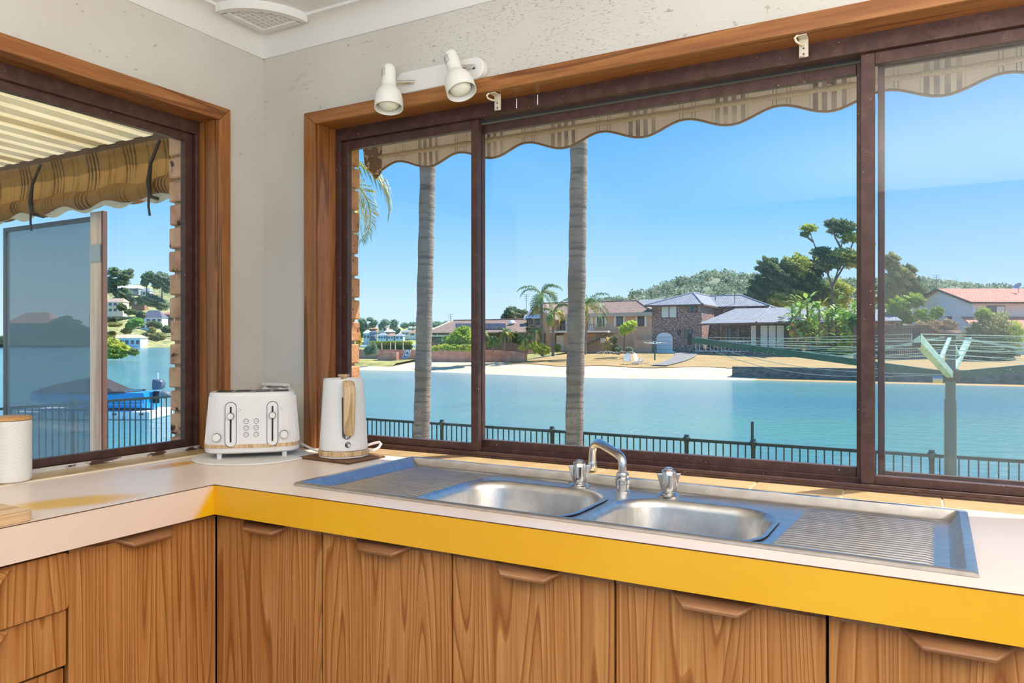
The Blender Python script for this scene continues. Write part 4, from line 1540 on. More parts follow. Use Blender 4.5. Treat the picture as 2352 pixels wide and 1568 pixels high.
for fr_ in (.97, .86, .75, .63, .51, .4):
    ps = [a.lerp(t_, fr_) + Vector((0, 0, .022)) for a, t_ in tips]
    for k in range(4):
        p0_, p1_ = ps[k], ps[(k + 1) % 4]
        mid_ = p0_.lerp(p1_, .5) - Vector((0, 0, .012 + .02 * random.random()))
        MB().tube([p0_, mid_, p1_], .0016, 5).build('line', m_wire, ho, smooth=60)
for s0_, sag in ((.97, .20), (.93, .13)):
    p0_, p1_ = tips[1][0].lerp(tips[1][1], s0_), Vector((hc.x, hc.y, hz - .02)) + (tips[2][1] - tips[2][0]) * .12
    pts_ = [p0_.lerp(p1_, t / 10) - Vector((0, 0, sag * math.sin(math.pi * (t / 10) ** .8) * .6)) for t in range(11)]
    MB().tube(pts_, .0018, 5).build('slack_line', m_wire, ho, smooth=60)
MB().lathe([(.02, 0), (.02, .05)], (hc.x - .09, hc.y - .05, hz - .03), 12, axis=(1, 0, 0)).build('winder', m_chrome, ho, smooth=40)

# ================================================================== FAR SHORE: GROUND
random.seed(3)


def shore(x):
    return 62.2 - 4.2 * math.exp(-((x + 24) / 13.0) ** 2)


def ground_z(x, y):
    s_ = y - shore(x)
    if s_ < 0:
        return -1.9 + .16 * s_
    if s_ < 8:
        return -1.9 + .1 * s_
    if s_ < 26:
        return -1.1 + .05 * (s_ - 8)
    return -.2


def gridmesh(x0, x1, y0f, y1f, nx, ny, zf):
    m = MB()
    m.flip = False
    v_, f_ = [], []
    for i in range(nx + 1):
        x_ = x0 + (x1 - x0) * i / nx
        a, b_ = y0f(x_), y1f(x_)
        for j in range(ny + 1):
            y_ = a + (b_ - a) * j / ny
            v_.append((x_, y_, zf(x_, y_)))
    for i in range(nx):
        for j in range(ny):
            k = i * (ny + 1) + j
            f_.append((k, k + ny + 1, k + ny + 2, k + 1))
    m.add(v_, f_)
    return m


S(gridmesh(-64, -8, lambda x_: shore(x_) - 4, lambda x_: 72.5, 70, 16, ground_z).build('beach', m_sand, smooth=60), 'pale sandy beach on the far shore')
m_lawn = M('dry lawn', (186, 154, 100), .95, layers=[(.35, (1, 2, 1), (150, 136, 88), .42, .66), (3, (1, 1, 1), (164, 132, 86), .5, .7)])
m_lawng = M('green lawn', (136, 138, 80), .95, layers=[(.5, (1, 2, 1), (186, 176, 100), .42, .66)])
S(gridmesh(-37, -11.5, lambda x_: shore(x_) + 7.2 + .6 * math.sin(x_ * .7), lambda x_: 150, 40, 40, lambda x_, y_: ground_z(x_, y_) + .05).build('lawn', m_lawn, smooth=60), 'dry yellow lawn in front of the far houses')
S(gridmesh(-90, -37, lambda x_: 71.2, lambda x_: 150, 20, 20, lambda x_, y_: min(.1, -.9 + .06 * (y_ - 70.5))).build('lawn', m_lawng, smooth=60), 'green lawn behind the salmon retaining wall')
S(gridmesh(-11.6, 70, lambda x_: 62.8, lambda x_: 150, 20, 30, lambda x_, y_: min(-.15, -.88 + .03 * (y_ - 62.8))).build('lawn', m_lawn, smooth=60), 'dry lawn above the grey sea wall')
S(gridmesh(-64, ony(934, 830, 68).x, lambda x_: 65.2, lambda x_: 70.2, 16, 6, lambda x_, y_: ground_z(x_, y_) + .28 if y_ > 65.4 else ground_z(x_, y_)).build('lawn', m_lawng, smooth=60), 'patch of green grass at the left end of the beach')
S(gridmesh(-13, 70, lambda x_: 58, lambda x_: 62.6, 10, 4, lambda x_, y_: -2.2 + .1 * (y_ - 58)).build('beach', M('wet sand', (186, 150, 92), .8), smooth=60), 'strip of wet sand below the grey sea wall')
m_sea = M('grey sea wall', (112, 108, 104), .9, layers=[(2, (1, 1, 2), (78, 76, 74), .42, .62)])
S(MB().box((-11.7, 62.3, -2.3), (70, 62.85, -.86)).build('seawall_far', m_sea), 'grey concrete sea wall on the far shore')
# path up between the lawns
pm = gridmesh(0, 1, lambda t: 0, lambda t: 1, 1, 12, lambda a, b_: 0)
pm.v = []
for i in range(2):
    for j in range(13):
        t = j / 12
        y_ = 66.5 + t * 19
        x_ = -20.2 - 3.4 * t * t + (1.5 if i else 0) * (1 + t * .9)
        pm.v.append((x_, y_, ground_z(x_, y_) + .13))
S(pm.build('path', m_conc), 'concrete path up the lawn to the white garage door')

# salmon retaining wall with its capping and sign
m_salmon = M('salmon brick', (224, 164, 138), .9, layers=[(1.2, (1, 1, 1), (200, 140, 116), .42, .62), (14, (1, 1, 3), (180, 128, 108), .5, .66)])
wl = []
for px_, py_ in ((800, 802), (905, 803), (1000, 804), (1100, 804), (1160, 806), (1206, 811)):
    q_ = ony(px_, py_, 70.4)
    wl.append((q_.x, q_.z))
S(MB().prism(wl + [(wl[-1][0], -1.6), (wl[0][0], -1.6)], 70.3, 70.9, 'y').build('retaining_wall', m_salmon), 'long salmon brick retaining wall behind the beach')
q0, q1 = ony(871, 808, 69), ony(914, 824, 69)
S(MB().box((q0.x, 68.7, q1.z - .3), (q1.x, 69.2, q0.z)).build('retaining_wall', m_salmon), 'low brown planter wall in front of the salmon wall')

sg = thing('number_sign', 'white and blue sign board with a circled 4 leaning at the salmon wall', 'sign', ony(938, 824, 69.6))
q0, q1 = ony(929, 802.5, 69.6), ony(944, 823, 69.6)
sw_, sh = q1.x - q0.x, q0.z - q1.z
def sgp(u, t, o_=0.0):
    return (q0.x + u * sw_ - .35 * max(0, 1 - t) ** 2.2, 69.6 - .25 * max(0, 1 - t) ** 2 - .012 - o_, q1.z + t * sh)
def sgrid(t0, t1, n, mt, nm):
    m = MB()
    v_, f_ = [], []
    for j in range(n + 1):
        t = t0 + (t1 - t0) * j / n
        for u, o_ in ((0, 0), (1, 0), (1, -.03), (0, -.03)):
            v_.append(sgp(u, t, o_))
    for j in range(n):
        a = j * 4
        for k in range(4):
            f_.append((a + k, a + (k + 1) % 4, a + 4 + (k + 1) % 4, a + 4 + k))
    f_ += [(3, 2, 1, 0), (n * 4, n * 4 + 1, n * 4 + 2, n * 4 + 3)]
    m.add(v_, f_)
    m.build(nm, mt, sg)
sgrid(.25, 1, 10, M('sign white', (236, 238, 240), .5), 'board')
sgrid(0, .25, 4, M('sign blue', (140, 182, 222), .5), 'blue_foot')
m_navy = M('navy ink', (34, 48, 92), .5)
m = MB()
for k in range(24):
    a0, a1 = 2 * math.pi * k / 24, 2 * math.pi * (k + 1) / 24
    R_ = lambda a, r: sgp(.5 + r * math.cos(a), .62 + r * math.sin(a) * sw_ / sh * 1.25, .012)
    m.add([R_(a0, .34), R_(a1, .34), R_(a1, .41), R_(a0, .41)], [(0, 1, 2, 3)])
m.build('circle', m_navy, sg)
m = MB()
def stroke(u0, t0, u1, t1, w_):
    d = Vector((u1 - u0, (t1 - t0) * sh / sw_))
    n = Vector((-d.y, d.x)).normalized() * w_
    P = lambda u, t, s_: sgp(u + n.x * s_, t + n.y * s_ * sw_ / sh, .014)
    m.add([P(u0, t0, -1), P(u1, t1, -1), P(u1, t1, 1), P(u0, t0, 1)], [(0, 1, 2, 3)])
stroke(.57, .44, .57, .80, .045)
stroke(.59, .80, .34, .56, .04)
stroke(.32, .555, .70, .555, .04)
m.build('numeral', m_navy, sg)


# ================================================================== FOLIAGE
def leafmat(name, a, b_, rough=.6, transl=.4):
    a, b_ = tuple(min(250, v * 1.3) for v in a), tuple(min(250, v * 1.3) for v in b_)
    m, nt, b = newmat(name)
    c = mixc(nt, noise_fac(nt, .9, (1, 1, 1), .35, .68, 3), a, b_)
    nt.links.new(c, b.inputs['Base Color'])
    b.inputs['Roughness'].default_value = rough
    tl = _n(nt, 'ShaderNodeBsdfTranslucent')
    nt.links.new(c, tl.inputs[0])
    mx = _n(nt, 'ShaderNodeMixShader')
    mx.inputs[0].default_value = transl
    nt.links.new(b.outputs[0], mx.inputs[1])
    nt.links.new(tl.outputs[0], mx.inputs[2])
    nt.links.new(mx.outputs[0], nt.nodes['Material Output'].inputs[0])
    return m


L_gum = leafmat('gum leaves', (112, 122, 82), (84, 98, 64))
L_gumy = leafmat('sunlit gum leaves', (164, 166, 84), (112, 128, 64))
L_dark = leafmat('dark leaves', (66, 88, 48), (46, 66, 38))
L_lime = leafmat('lime leaves', (160, 170, 66), (112, 132, 52))
L_olive = leafmat('olive leaves', (150, 148, 96), (116, 116, 72))
L_dry = leafmat('dry twigs', (160, 138, 104), (120, 102, 78))
L_grey = leafmat('grey green leaves', (126, 140, 112), (96, 112, 86))
L_mang = leafmat('mangrove leaves', (178, 178, 84), (124, 138, 60))
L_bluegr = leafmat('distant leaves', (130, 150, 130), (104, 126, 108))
m_bark = M('bark', (128, 112, 96), .9)


def leaves(cs, n, size, mat, name, parent, kind='stuff', flat=.0, shell=.55, asp=1.8):
    """cs: (centre, (rx, ry, rz)) ellipsoids filled with small leaf quads"""
    n, size = int(n * 3.6), size * .5
    vol = np.array([r[0] * r[2] for _, r in cs])
    cnt = np.maximum((vol / vol.sum() * n).astype(int), 8)
    V = []
    for (c, r), k in zip(cs, cnt):
        d = rng.normal(size=(k, 3))
        d /= np.linalg.norm(d, axis=1)[:, None]
        rad = (shell + (1 - shell) * rng.random(k)) * (.86 + .22 * np.sin(d[:, 0] * 7 + d[:, 2] * 9 + c[0]))
        p = d * rad[:, None] * np.array(r) + np.array(c)
        a = rng.normal(size=(k, 3))
        a[:, 2] *= (1 - flat)
        a /= np.linalg.norm(a, axis=1)[:, None]
        b_ = np.cross(a, rng.normal(size=(k, 3)))
        b_ /= np.linalg.norm(b_, axis=1)[:, None]
        s_ = size * (.6 + .8 * rng.random(k))[:, None]
        a, b_ = a * s_ * asp * .5, b_ * s_ * .5
        V.append(np.stack([p - a, p + b_, p + a, p - b_], 1).reshape(-1, 3))
    V = np.concatenate(V)
    org = np.array(ORG[parent.name])
    nq = len(V) // 4
    me = bpy.data.meshes.new(name)
    me.vertices.add(len(V))
    me.vertices.foreach_set('co', (V - org).astype(np.float32).ravel())
    me.loops.add(nq * 4)
    me.polygons.add(nq)
    me.loops.foreach_set('vertex_index', np.arange(nq * 4, dtype=np.int32))
    me.polygons.foreach_set('loop_start', np.arange(0, nq * 4, 4, dtype=np.int32))
    me.update(calc_edges=True)
    me.materials.append(mat)
    o = bpy.data.objects.new(name, me)
    col.objects.link(o)
    o.parent = parent
    ORG[o.name] = Vector(org)
    o['kind'] = kind
    return o


def pxblob(px_, py_, rx, rz, d):
    c = at(px_, py_, d)
    return (c, (rx * d / FPX, rx * d / FPX * .9, rz * d / FPX))


def plant(name, label, cat, d, blobs, n, size, mat, base=None, stems=None, group=None, r=.12, mats=None, **kw):
    """blobs in photo px: (x, y, rx, ry) at camera depth d; stems: polylines in px, tapering"""
    if base is None:
        bx_ = blobs[0][0]
        base = (bx_, max(b_[1] + b_[3] for b_ in blobs))
    bp_ = at(base[0], base[1], d)
    t = thing(name, label, cat, bp_, group)
    cs = [pxblob(*b_[:4], d + (b_[4] if len(b_) > 4 else 0)) for b_ in blobs]
    if mats:
        k = len(cs) // len(mats)
        for i, mt in enumerate(mats):
            leaves(cs[i::len(mats)], n // len(mats), size, mt, 'foliage', t, **kw)
    else:
        leaves(cs, n, size, mat, 'foliage', t, **kw)
    for s_ in (stems or []):
        P = [at(x_, y_, d) for x_, y_ in s_]
        rr = [r * (1 - .75 * i / (len(P) - 1)) for i in range(len(P))]
        MB().tube(P, rr, 8).build('trunk' if s_ is (stems or [None])[0] else 'branch', m_bark, t, smooth=60)
    return t


# hedge with its poles
random.seed(5)
hd = thing('clipped_hedge', 'long clipped green hedge above the salmon wall', 'hedge', ony(898, 812, 74))
cs = []
for px_ in range(853, 946, 6):
    for py_ in (788, 796, 805):
        cs.append(pxblob(px_, py_, 5, 5.5, 97))
leaves([c_ for i, c_ in enumerate(cs) if i % 3 == 0], 1500, .22, L_lime, 'top_growth', hd)
leaves([c_ for i, c_ in enumerate(cs) if i % 3], 2600, .22, leafmat('hedge leaves', (96, 116, 44), (70, 90, 36)), 'foliage', hd)
for px_ in (877, 897, 908, 926):
    MB().tube([at(px_, 812, 94.6), at(px_, 786, 94.6)], .06, 6).build('stake', m_post, hd)
plant('tall_grass', 'clump of pale tall grass at the left end of the hedge', 'grass', 86, [(850, 803, 8, 10), (858, 801, 7, 11), (843, 806, 5, 8)], 900, .3, L_grey, asp=4)
plant('garden_shrub', 'orange tinged shrub at the brick pier edge left of the hedge', 'shrub', 86, [(824, 782, 7, 14), (822, 768, 6, 10)], 700, .25, leafmat('orange shrub', (206, 176, 84), (160, 140, 60)))

# ================================================================== FAR HOUSES
m_rooft = M('grey roof tiles', (148, 152, 158), .75, layers=[(1.6, (1, 1, 1), (128, 132, 138), .4, .65), (14, (1, 1, 1), (112, 116, 122), .5, .7)])
m_roofb = M('brown roof tiles', (150, 126, 110), .8, layers=[(2, (1, 1, 1), (126, 104, 90), .4, .65)])
m_roofr = M('terracotta tiles', (206, 128, 104), .75, layers=[(1.5, (1, 1, 1), (188, 110, 88), .4, .65)])
for m_ in (m_rooft, m_roofb, m_roofr):       # tile courses as fine relief
    nt_ = m_.node_tree
    wv = _n(nt_, 'ShaderNodeTexWave', wave_type='BANDS', bands_direction='X')
    wv.inputs['Scale'].default_value = .9
    nt_.links.new(coords(nt_, (1, 1, 1)), wv.inputs['Vector'])
    add_bump(nt_, nt_.nodes['Principled BSDF'], wv.outputs[0], .35, .06)
m_bkl = M('tan brick', (236, 190, 152), .9, layers=[(1, (1, 1, 1), (222, 172, 134), .4, .65), (12, (1, 1, 3), (200, 150, 116), .5, .66)])
m_bkd = M('dark mixed brick', (172, 132, 116), .9, layers=[(3, (1, 1, 3), (112, 84, 76), .45, .58, 2), (4.2, (1, 1, 3.3), (244, 214, 196), .56, .62, 2)])
m_cream = M('cream render', (248, 232, 208), .8)
m_glassd = M('far window glass', (70, 82, 94), .12, spec=.7)
m_curt = M('pale curtain', (250, 248, 236), .8, layers=[(30, (6, 1, .2), (220, 216, 204), .4, .65)])
m_fwhite = M('far white', (250, 250, 248), .6)
m_fdark = M('dark frame', (52, 42, 40), .6)
m_shade = M('dark brown timber', (112, 86, 74), .8)
m_solar = M('solar panel', (62, 64, 76), .55, spec=.25)
m_gutter = M('gutter', (196, 180, 160), .6)


def rect(parent, px0, py0, px1, py1, Y, dep, name, mat, back=.15):
    """box whose front face covers a photo rectangle on the plane y = Y, proud by dep"""
    a, b_ = ony(px0, py0, Y), ony(px1, py1, Y)
    z0_, z1_ = min(a.z, b_.z), max(a.z, b_.z)
    return MB().box((a.x, Y - dep, z0_), (b_.x, Y + back, z1_)).build(name, mat, parent)


def window(parent, px0, py0, px1, py1, Y, pane=None, bars=1, frame=None):
    w_ = rect(parent, px0, py0, px1, py1, Y, .06, 'window', frame or m_fdark)
    a, b_ = ony(px0, py0, Y), ony(px1, py1, Y)
    wd = (b_.x - a.x)
    n = bars + 1
    for i in range(n):
        x0_ = a.x + wd * i / n + .06
        x1_ = a.x + wd * (i + 1) / n - .06
        MB().box((x0_, Y - .08, b_.z + .08), (x1_, Y - .05, a.z - .08)).build('pane', pane or m_glassd, w_)
    return w_


def roofpoly(parent, faces, mat, name='roof', th=.12):
    """faces: lists of world points; solid sheets"""
    o = None
    for f in faces:
        m = MB()
        m.flip = False
        m.add([Vector(p) for p in f], [tuple(range(len(f)))])
        m.add([Vector(p) - Vector((0, 0, th)) for p in f], [tuple(range(len(f) - 1, -1, -1))])
        n = len(f)
        m.add([Vector(p) for p in f] + [Vector(p) - Vector((0, 0, th)) for p in f], [(i, n + i, n + (i + 1) % n, (i + 1) % n) for i in range(n)])
        o = m.build(name, mat, parent)
    return o


def ridge(parent, a, b_, mat, r=.13):
    MB().tube([a, b_], r, 8).build('ridge_cap', mat, parent)


def antenna(parent, px_, py0, py1, d):
    a, b_ = at(px_, py0, d), at(px_, py1, d)
    m = MB()
    m.tube([a, b_], .03, 6)
    for i in range(4):
        z_ = b_.z - .25 * i
        m.tube([(b_.x - .5 + .08 * i, b_.y, z_), (b_.x + .5 - .08 * i, b_.y, z_)], .015, 5)
    o = m.build('tv_antenna', m_shade, parent)
    return o


# --- house A : long low roof with solar panels
hA = thing('low_house', 'low brown house with solar panels on its long roof, left of the palms', 'house', ony(1100, 806, 82))
YA, YR = 80, 87
a0, a1 = ony(975, 764, YA - .6), ony(1208, 763, YA - .6)
r0, r1 = ony(1041, 736, YR), ony(1210, 738, YR)
zr_ = r0.z
r1.z = zr_
a1.z = a0.z
bl_, br_ = Vector((a0.x, 94, a0.z)), Vector((a1.x, 94, a0.z))
roofpoly(hA, [[a0, a1, r1, r0], [a0, r0, bl_], [bl_, r0, r1, br_]], m_roofb)
ridge(hA, r0, r1, m_roofb)
ridge(hA, a0, r0, m_gutter)
MB().box((a0.x + .7, YA, -.4), (a1.x, 93, a0.z - .1)).build('wall', m_shade, hA)
sl_ = (r0.z - a0.z) / (YR - YA + .6)
def onroof(px_, py_):
    lo_, hi_ = YA - .6, YR
    for _ in range(40):
        mid_ = (lo_ + hi_) / 2
        q_ = ony(px_, py_, mid_)
        if q_.z > a0.z + sl_ * (mid_ - YA + .6):
            lo_ = mid_
        else:
            hi_ = mid_
    return ony(px_, py_, mid_)
for i in range(6):
    xa, xb = 1050 + i * 19, 1050 + i * 19 + 18.4
    q = [onroof(xa, 757), onroof(xb, 757), onroof(xb - 3, 744), onroof(xa - 3, 744)]
    m = MB()
    m.add([p + Vector((0, 0, .1)) for p in q] + [p + Vector((0, 0, .02)) for p in q], [(0, 1, 2, 3), (0, 4, 5, 1), (1, 5, 6, 2), (2, 6, 7, 3), (3, 7, 4, 0)])
    m.build('solar_panel', m_solar, hA)
rect(hA, 985, 769, 1045, 773, YA - .3, .1, 'patio_beam', m_fwhite)
window(hA, 1090, 768, 1130, 792, YA, bars=2)
window(hA, 1000, 775, 1040, 800, YA, bars=2)
antenna(hA, 1035, 738, 722, 95)
MB().lathe([(.35, 0), (.5, .25), (.3, .5), (.1, .55)], onroof(1176, 745), 12).build('roof_vent', m_fwhite, hA)

# --- house B : tan brick two storeys
hB = thing('tan_brick_house', 'two storey tan brick house with a brown roof behind the tall palms', 'house', ony(1370, 811, 88))
YB = 88
wa, wb_ = ony(1260, 722, YB), ony(1497, 724, YB)
ze_ = wa.z
MB().box((wa.x, YB, -.5), (wb_.x, 96, ze_)).build('wall', m_bkl, hB)
ea, eb = ony(1240, 722, YB - .6), ony(1499, 724, YB - .6)
eb.z = ea.z = ze_ + .02
ra, rb_ = ony(1236, 697, 93), ony(1463, 699, 93)
rb_.z = ra.z
ba, bb_ = Vector((ea.x, 99, ze_)), Vector((eb.x, 99, ze_))
roofpoly(hB, [[ea, eb, rb_, ra], [eb, bb_, rb_], [bb_, ba, ra, rb_]], m_roofb)
ridge(hB, ra, rb_, m_roofb)
ridge(hB, rb_, eb, m_roofb)
rect(hB, 1262, 721, 1498, 725, YB - .62, .08, 'gutter', m_gutter)
# gable wing
ga, gb = ony(1212, 728, 85), ony(1262, 728, 85)
gt = ony(1233, 698, 85)
MB().prism([(ga.x, -.4), (gb.x, -.4), (gb.x, ga.z), (gt.x, gt.z), (ga.x, ga.z)], 85, 92, 'y').build('gable_wing', m_bkl, hB)
o1, o2 = ony(1205, 733, 84.4), ony(1270, 733, 84.4)
gt2 = ony(1233, 695.5, 84.4)
roofpoly(hB, [[o1, gt2, Vector((gt2.x, 92, gt2.z)), Vector((o1.x, 92, o1.z))], [gt2, o2, Vector((o2.x, 92, o2.z)), Vector((gt2.x, 92, gt2.z))]], m_roofb)
m = MB()
m.bar(o1 - Vector((0, .06, 0)), gt2 - Vector((0, .06, 0)), .1, .3)
m.build('barge_board', m_fwhite, hB)
m = MB()
m.bar(gt2 - Vector((0, .06, 0)), o2 - Vector((0, .06, 0)), .1, .3)
m.build('barge_board', m_fwhite, hB)
for x0_, x1_ in ((1202, 1222), (1221, 1242)):
    p0_, p1_ = ony(x0_, 731, 84.2), ony(x1_, 729, 84.2)
    t0_, t1_ = ony(x0_ + 6, 721, 84.98), ony(x1_, 721, 84.98)
    roofpoly(hB, [[p0_, p1_, t1_, t0_]], m_fwhite, 'window_awning', .05)
window(hB, 1215, 731, 1223, 744, 85, bars=0)
window(hB, 1228, 733, 1240, 745, 85, bars=1)
for x0_, x1_ in ((1372, 1388), (1416, 1431), (1465, 1480)):
    window(hB, x0_, 727, x1_, 748.5, YB, bars=0)
    rect(hB, x0_ - 5.5, 725.5, x0_ - .3, 750, YB, .05, 'shutter', m_cream)
    rect(hB, x1_ + .3, 725.5, x1_ + 5.5, 750, YB, .05, 'shutter', m_cream)
rect(hB, 1262, 724, 1362, 763, YB, .04, 'rendered_panel', m_cream)
window(hB, 1278, 735, 1298, 758, YB - .06, bars=1)
window(hB, 1318, 738, 1350, 758, YB - .06, bars=1)
# balcony
def balcony(parent, x0_, x1_, ytop, ybot, Yf, Yb, mat_slab, mat_rail, pitch=.5):
    a, b_ = ony(x0_, ybot, Yf), ony(x1_, ybot, Yf)
    t_ = ony(x0_, ytop, Yf)
    sb = MB().box((a.x, Yf, a.z - .12), (b_.x, Yb, a.z + .1)).build('balcony_slab', mat_slab, parent)
    MB().box((a.x, Yf, t_.z - .06), (b_.x, Yf + .06, t_.z)).build('balcony_rail', mat_rail, sb)
    x_ = a.x
    first = None
    while x_ < b_.x:
        if first is None:
            first = MB().box((x_, Yf + .01, a.z + .1), (x_ + .05, Yf + .05, t_.z - .05)).build('baluster', mat_rail, sb)
            xf_ = x_
        else:
            dup(first, sb, (x_ - xf_, 0, 0))
        x_ += pitch
    return sb
m_bronze = M('bronze rail', (150, 128, 110), .5)
balcony(hB, 1234, 1396, 746, 762, 85.2, YB, m_cream, m_bronze, .45)
balcony(hB, 1190, 1232, 749, 762, 84.2, 85.5, m_conc, m_shade, .4)
rect(hB, 1278, 770, 1296, 807, 86.6, .05, 'garage_door', m_cream)
MB().box((ony(1296, 790, 86.5).x, 86.4, -.5), (ony(1330, 790, 86.5).x, 88, ony(1300, 763, 86.5).z)).build('wall', m_bkl, hB)
window(hB, 1246, 765, 1262, 790, 86.8, bars=1)
# stairs: flight of treads down to the left
t0_, t1_ = ony(1396, 764, 86.0), ony(1338, 792, 86.0)
for i in range(9):
    f = i / 8
    x_, z_ = t0_.x + (t1_.x - t0_.x) * f, t0_.z + (t1_.z - t0_.z) * f
    MB().box((x_ - .32, 85.6, z_ - .1), (x_ + .3, 87, z_)).build('stair_tread', m_conc, hB)
MB().bar(Vector((t0_.x, 85.55, t0_.z + .9)), Vector((t1_.x, 85.55, t1_.z + .9)), .05, .05).build('stair_rail', m_bronze, hB)
rect(hB, 1345, 766, 1392, 812, 87.0, .1, 'stair_wall', m_bkl)
rect(hB, 1380, 776, 1389, 787, 86.7, .2, 'meter_box', m_fwhite)
# arched side wall between B and C
a, b_ = ony(1458, 812, 86.5), ony(1498, 812, 86.5)
zt_ = ony(1458, 780, 86.5).z
MB().box((a.x, 86.3, -.5), (b_.x, 86.7, zt_)).build('side_wall', m_bkl, hB)
antenna(hB, 1209, 735, 676, 92)

# --- house C : dark brick, grey tiles
hC = thing('dark_brick_house', 'two storey dark mottled brick house with grey tiled roof and arched white garage door', 'house', ony(1560, 812, 88))
YC = 88
x0_, x1_ = ony(1497, 750, YC).x, ony(1612, 750, YC).x
ze_ = ony(1550, 700, YC).z
MB().box((x0_, YC, -.5), (x1_, 104, ze_)).build('wall', m_bkd, hC)
MB().box((x1_, 95.5, -.5), (-14.8, 104, ze_)).build('wall', m_bkd, hC)
E = [Vector((x0_ - .7, YC - .6, ze_)), Vector((x1_ + .25, YC - .6, ze_)), Vector((x1_ + .25, 95, ze_)), Vector((-14.2, 95, ze_)), Vector((-14.2, 104.6, ze_)), Vector((x0_ - .7, 104.6, ze_))]
P1 = ony(1592, 672, 91.5)
P1b, P2 = Vector((P1.x, 99.8, P1.z)), Vector((-18.6, 99.8, P1.z))
roofpoly(hC, [[E[0], E[1], P1], [E[1], E[2], P1b, P1], [E[2], E[3], P2, P1b], [E[3], E[4], P2], [E[4], E[5], P1b, P2], [E[5], E[0], P1, P1b]], m_rooft)
for a, b_ in ((E[1], P1), (E[0], P1), (P1, P1b), (P1b, P2), (E[3], P2)):
    ridge(hC, a, b_, M('ridge grey', (150, 154, 160), .6))
g_ = MB().bar(E[0] - Vector((0, .05, .12)), E[1] - Vector((0, .05, .12)), .12, .2)
g_.build('gutter', m_shade, hC)
MB().bar(E[1] - Vector((-.05, 0, .12)), E[2] - Vector((-.05, 0, .12)), .12, .2).build('gutter', m_shade, hC)
MB().bar(E[2] - Vector((0, .05, .12)), E[3] - Vector((0, .05, .12)), .12, .2).build('gutter', m_shade, hC)
window(hC, 1519, 701.5, 1555, 730, YC, m_curt, 1)
window(hC, 1581, 699, 1600, 717.5, YC, None, 1)
window(hC, 1556, 757, 1563, 770, YC, None, 0)
window(hC, 1572, 757, 1591, 777, YC, None, 1)
a, b_ = ony(1508, 812, YC), ony(1545.5, 763, YC)
hw = (b_.x - a.x) / 2
pf = [(a.x, -.4), (b_.x, -.4)] + [(a.x + hw + hw * math.cos(t_), b_.z - .75 + .75 * math.sin(t_)) for t_ in [math.pi * i / 12 for i in range(13)]]
gd = MB().prism(pf, YC - .08, YC + .1, 'y').build('garage_door', m_fwhite, hC)
for i in range(1, 5):
    z_ = -.2 + (b_.z + .2) * i / 5.2
    MB().box((a.x + .1, YC - .1, z_ - .02), (b_.x - .1, YC - .08, z_ + .02)).build('door_seam', m_gutter, gd)
MB().prism([(p[0] + (p[0] - a.x - hw) * .08, p[1] + (.16 if i > 1 else 0)) for i, p in enumerate(pf)], YC - .04, YC + .05, 'y').build('arch_surround', M('soldier bricks', (150, 104, 86), .9), hC)
rect(hC, 1537, 806, 1551, 812, 87, .4, 'planter', m_fwhite)
# single storey wing with verandah
A_ = ony(1604, 743, 85.5)
B_ = ony(1737, 741, 83.5)
C_ = ony(1840, 741, 83.5)
zw = A_.z
B_.z = C_.z = zw
T1, T2, T3 = ony(1690, 708, 94.8), ony(1768, 703, 94.8), ony(1900, 703, 94.8)
T1.z = T2.z = T3.z = min(T1.z, ze_ + .3)
roofpoly(hC, [[A_, B_, T2, T1], [B_, C_, T3, T2]], m_rooft, 'verandah_roof')
ridge(hC, B_, T2, m_rooft, .15)
MB().bar(A_ - Vector((0, .05, .1)), B_ - Vector((0, .05, .1)), .12, .22).build('gutter', m_shade, hC)
MB().bar(B_ - Vector((0, .05, .1)), C_ - Vector((0, .05, .1)), .12, .22).build('gutter', m_shade, hC)
MB().box((x1_, 92, -.5), (C_.x, 94.9, zw + .4)).build('wall', m_bkd, hC)
MB().box((x1_, 84.4, -.5), (C_.x, 92, .12)).build('verandah_floor', m_bkd, hC)
q0, q1 = ony(1722, 745, 85.5), ony(1835, 800, 85.5)
MB().box((q0.x, 85.5, .1), (q1.x, 92, zw)).build('sunroom_wall', m_shade, hC)
window(hC, 1724, 746, 1738, 798, 85.48, m_curt, 0)
window(hC, 1746, 746, 1802, 798, 85.48, m_curt, 2)
for px_ in (1650, 1680, 1712):
    q = ony(px_, 745, 84.6)
    MB().box((q.x - .08, 84.5, .1), (q.x + .08, 84.66, zw)).build('verandah_post', m_fdark, hC)
window(hC, 1664, 752, 1680, 790, 91.95, None, 1)
window(hC, 1690, 752, 1700, 790, 91.95, None, 0)
a, b_ = ony(1598, 784, 84.2), ony(1719, 798, 84.2)
rl = MB().box((a.x, 84.2, a.z - .06), (b_.x, 84.26, a.z)).build('verandah_rail', m_fwhite, hC)
MB().box((a.x, 84.2, .14), (b_.x, 84.26, .2)).build('lower_rail', m_fwhite, rl)
x_ = a.x
first = None
while x_ < b_.x:
    if first is None:
        first = MB().box((x_, 84.21, .15), (x_ + .05, 84.25, a.z - .04)).build('baluster', m_fwhite, rl)
        xf_ = x_
    else:
        dup(first, rl, (x_ - xf_, 0, 0))
    x_ += .42
antenna(hC, 1687, 700, 668, 96)
MB().tube([at(1643, 690, 97), at(1643, 681, 97)], .05, 6).build('vent_pipe', m_shade, hC)

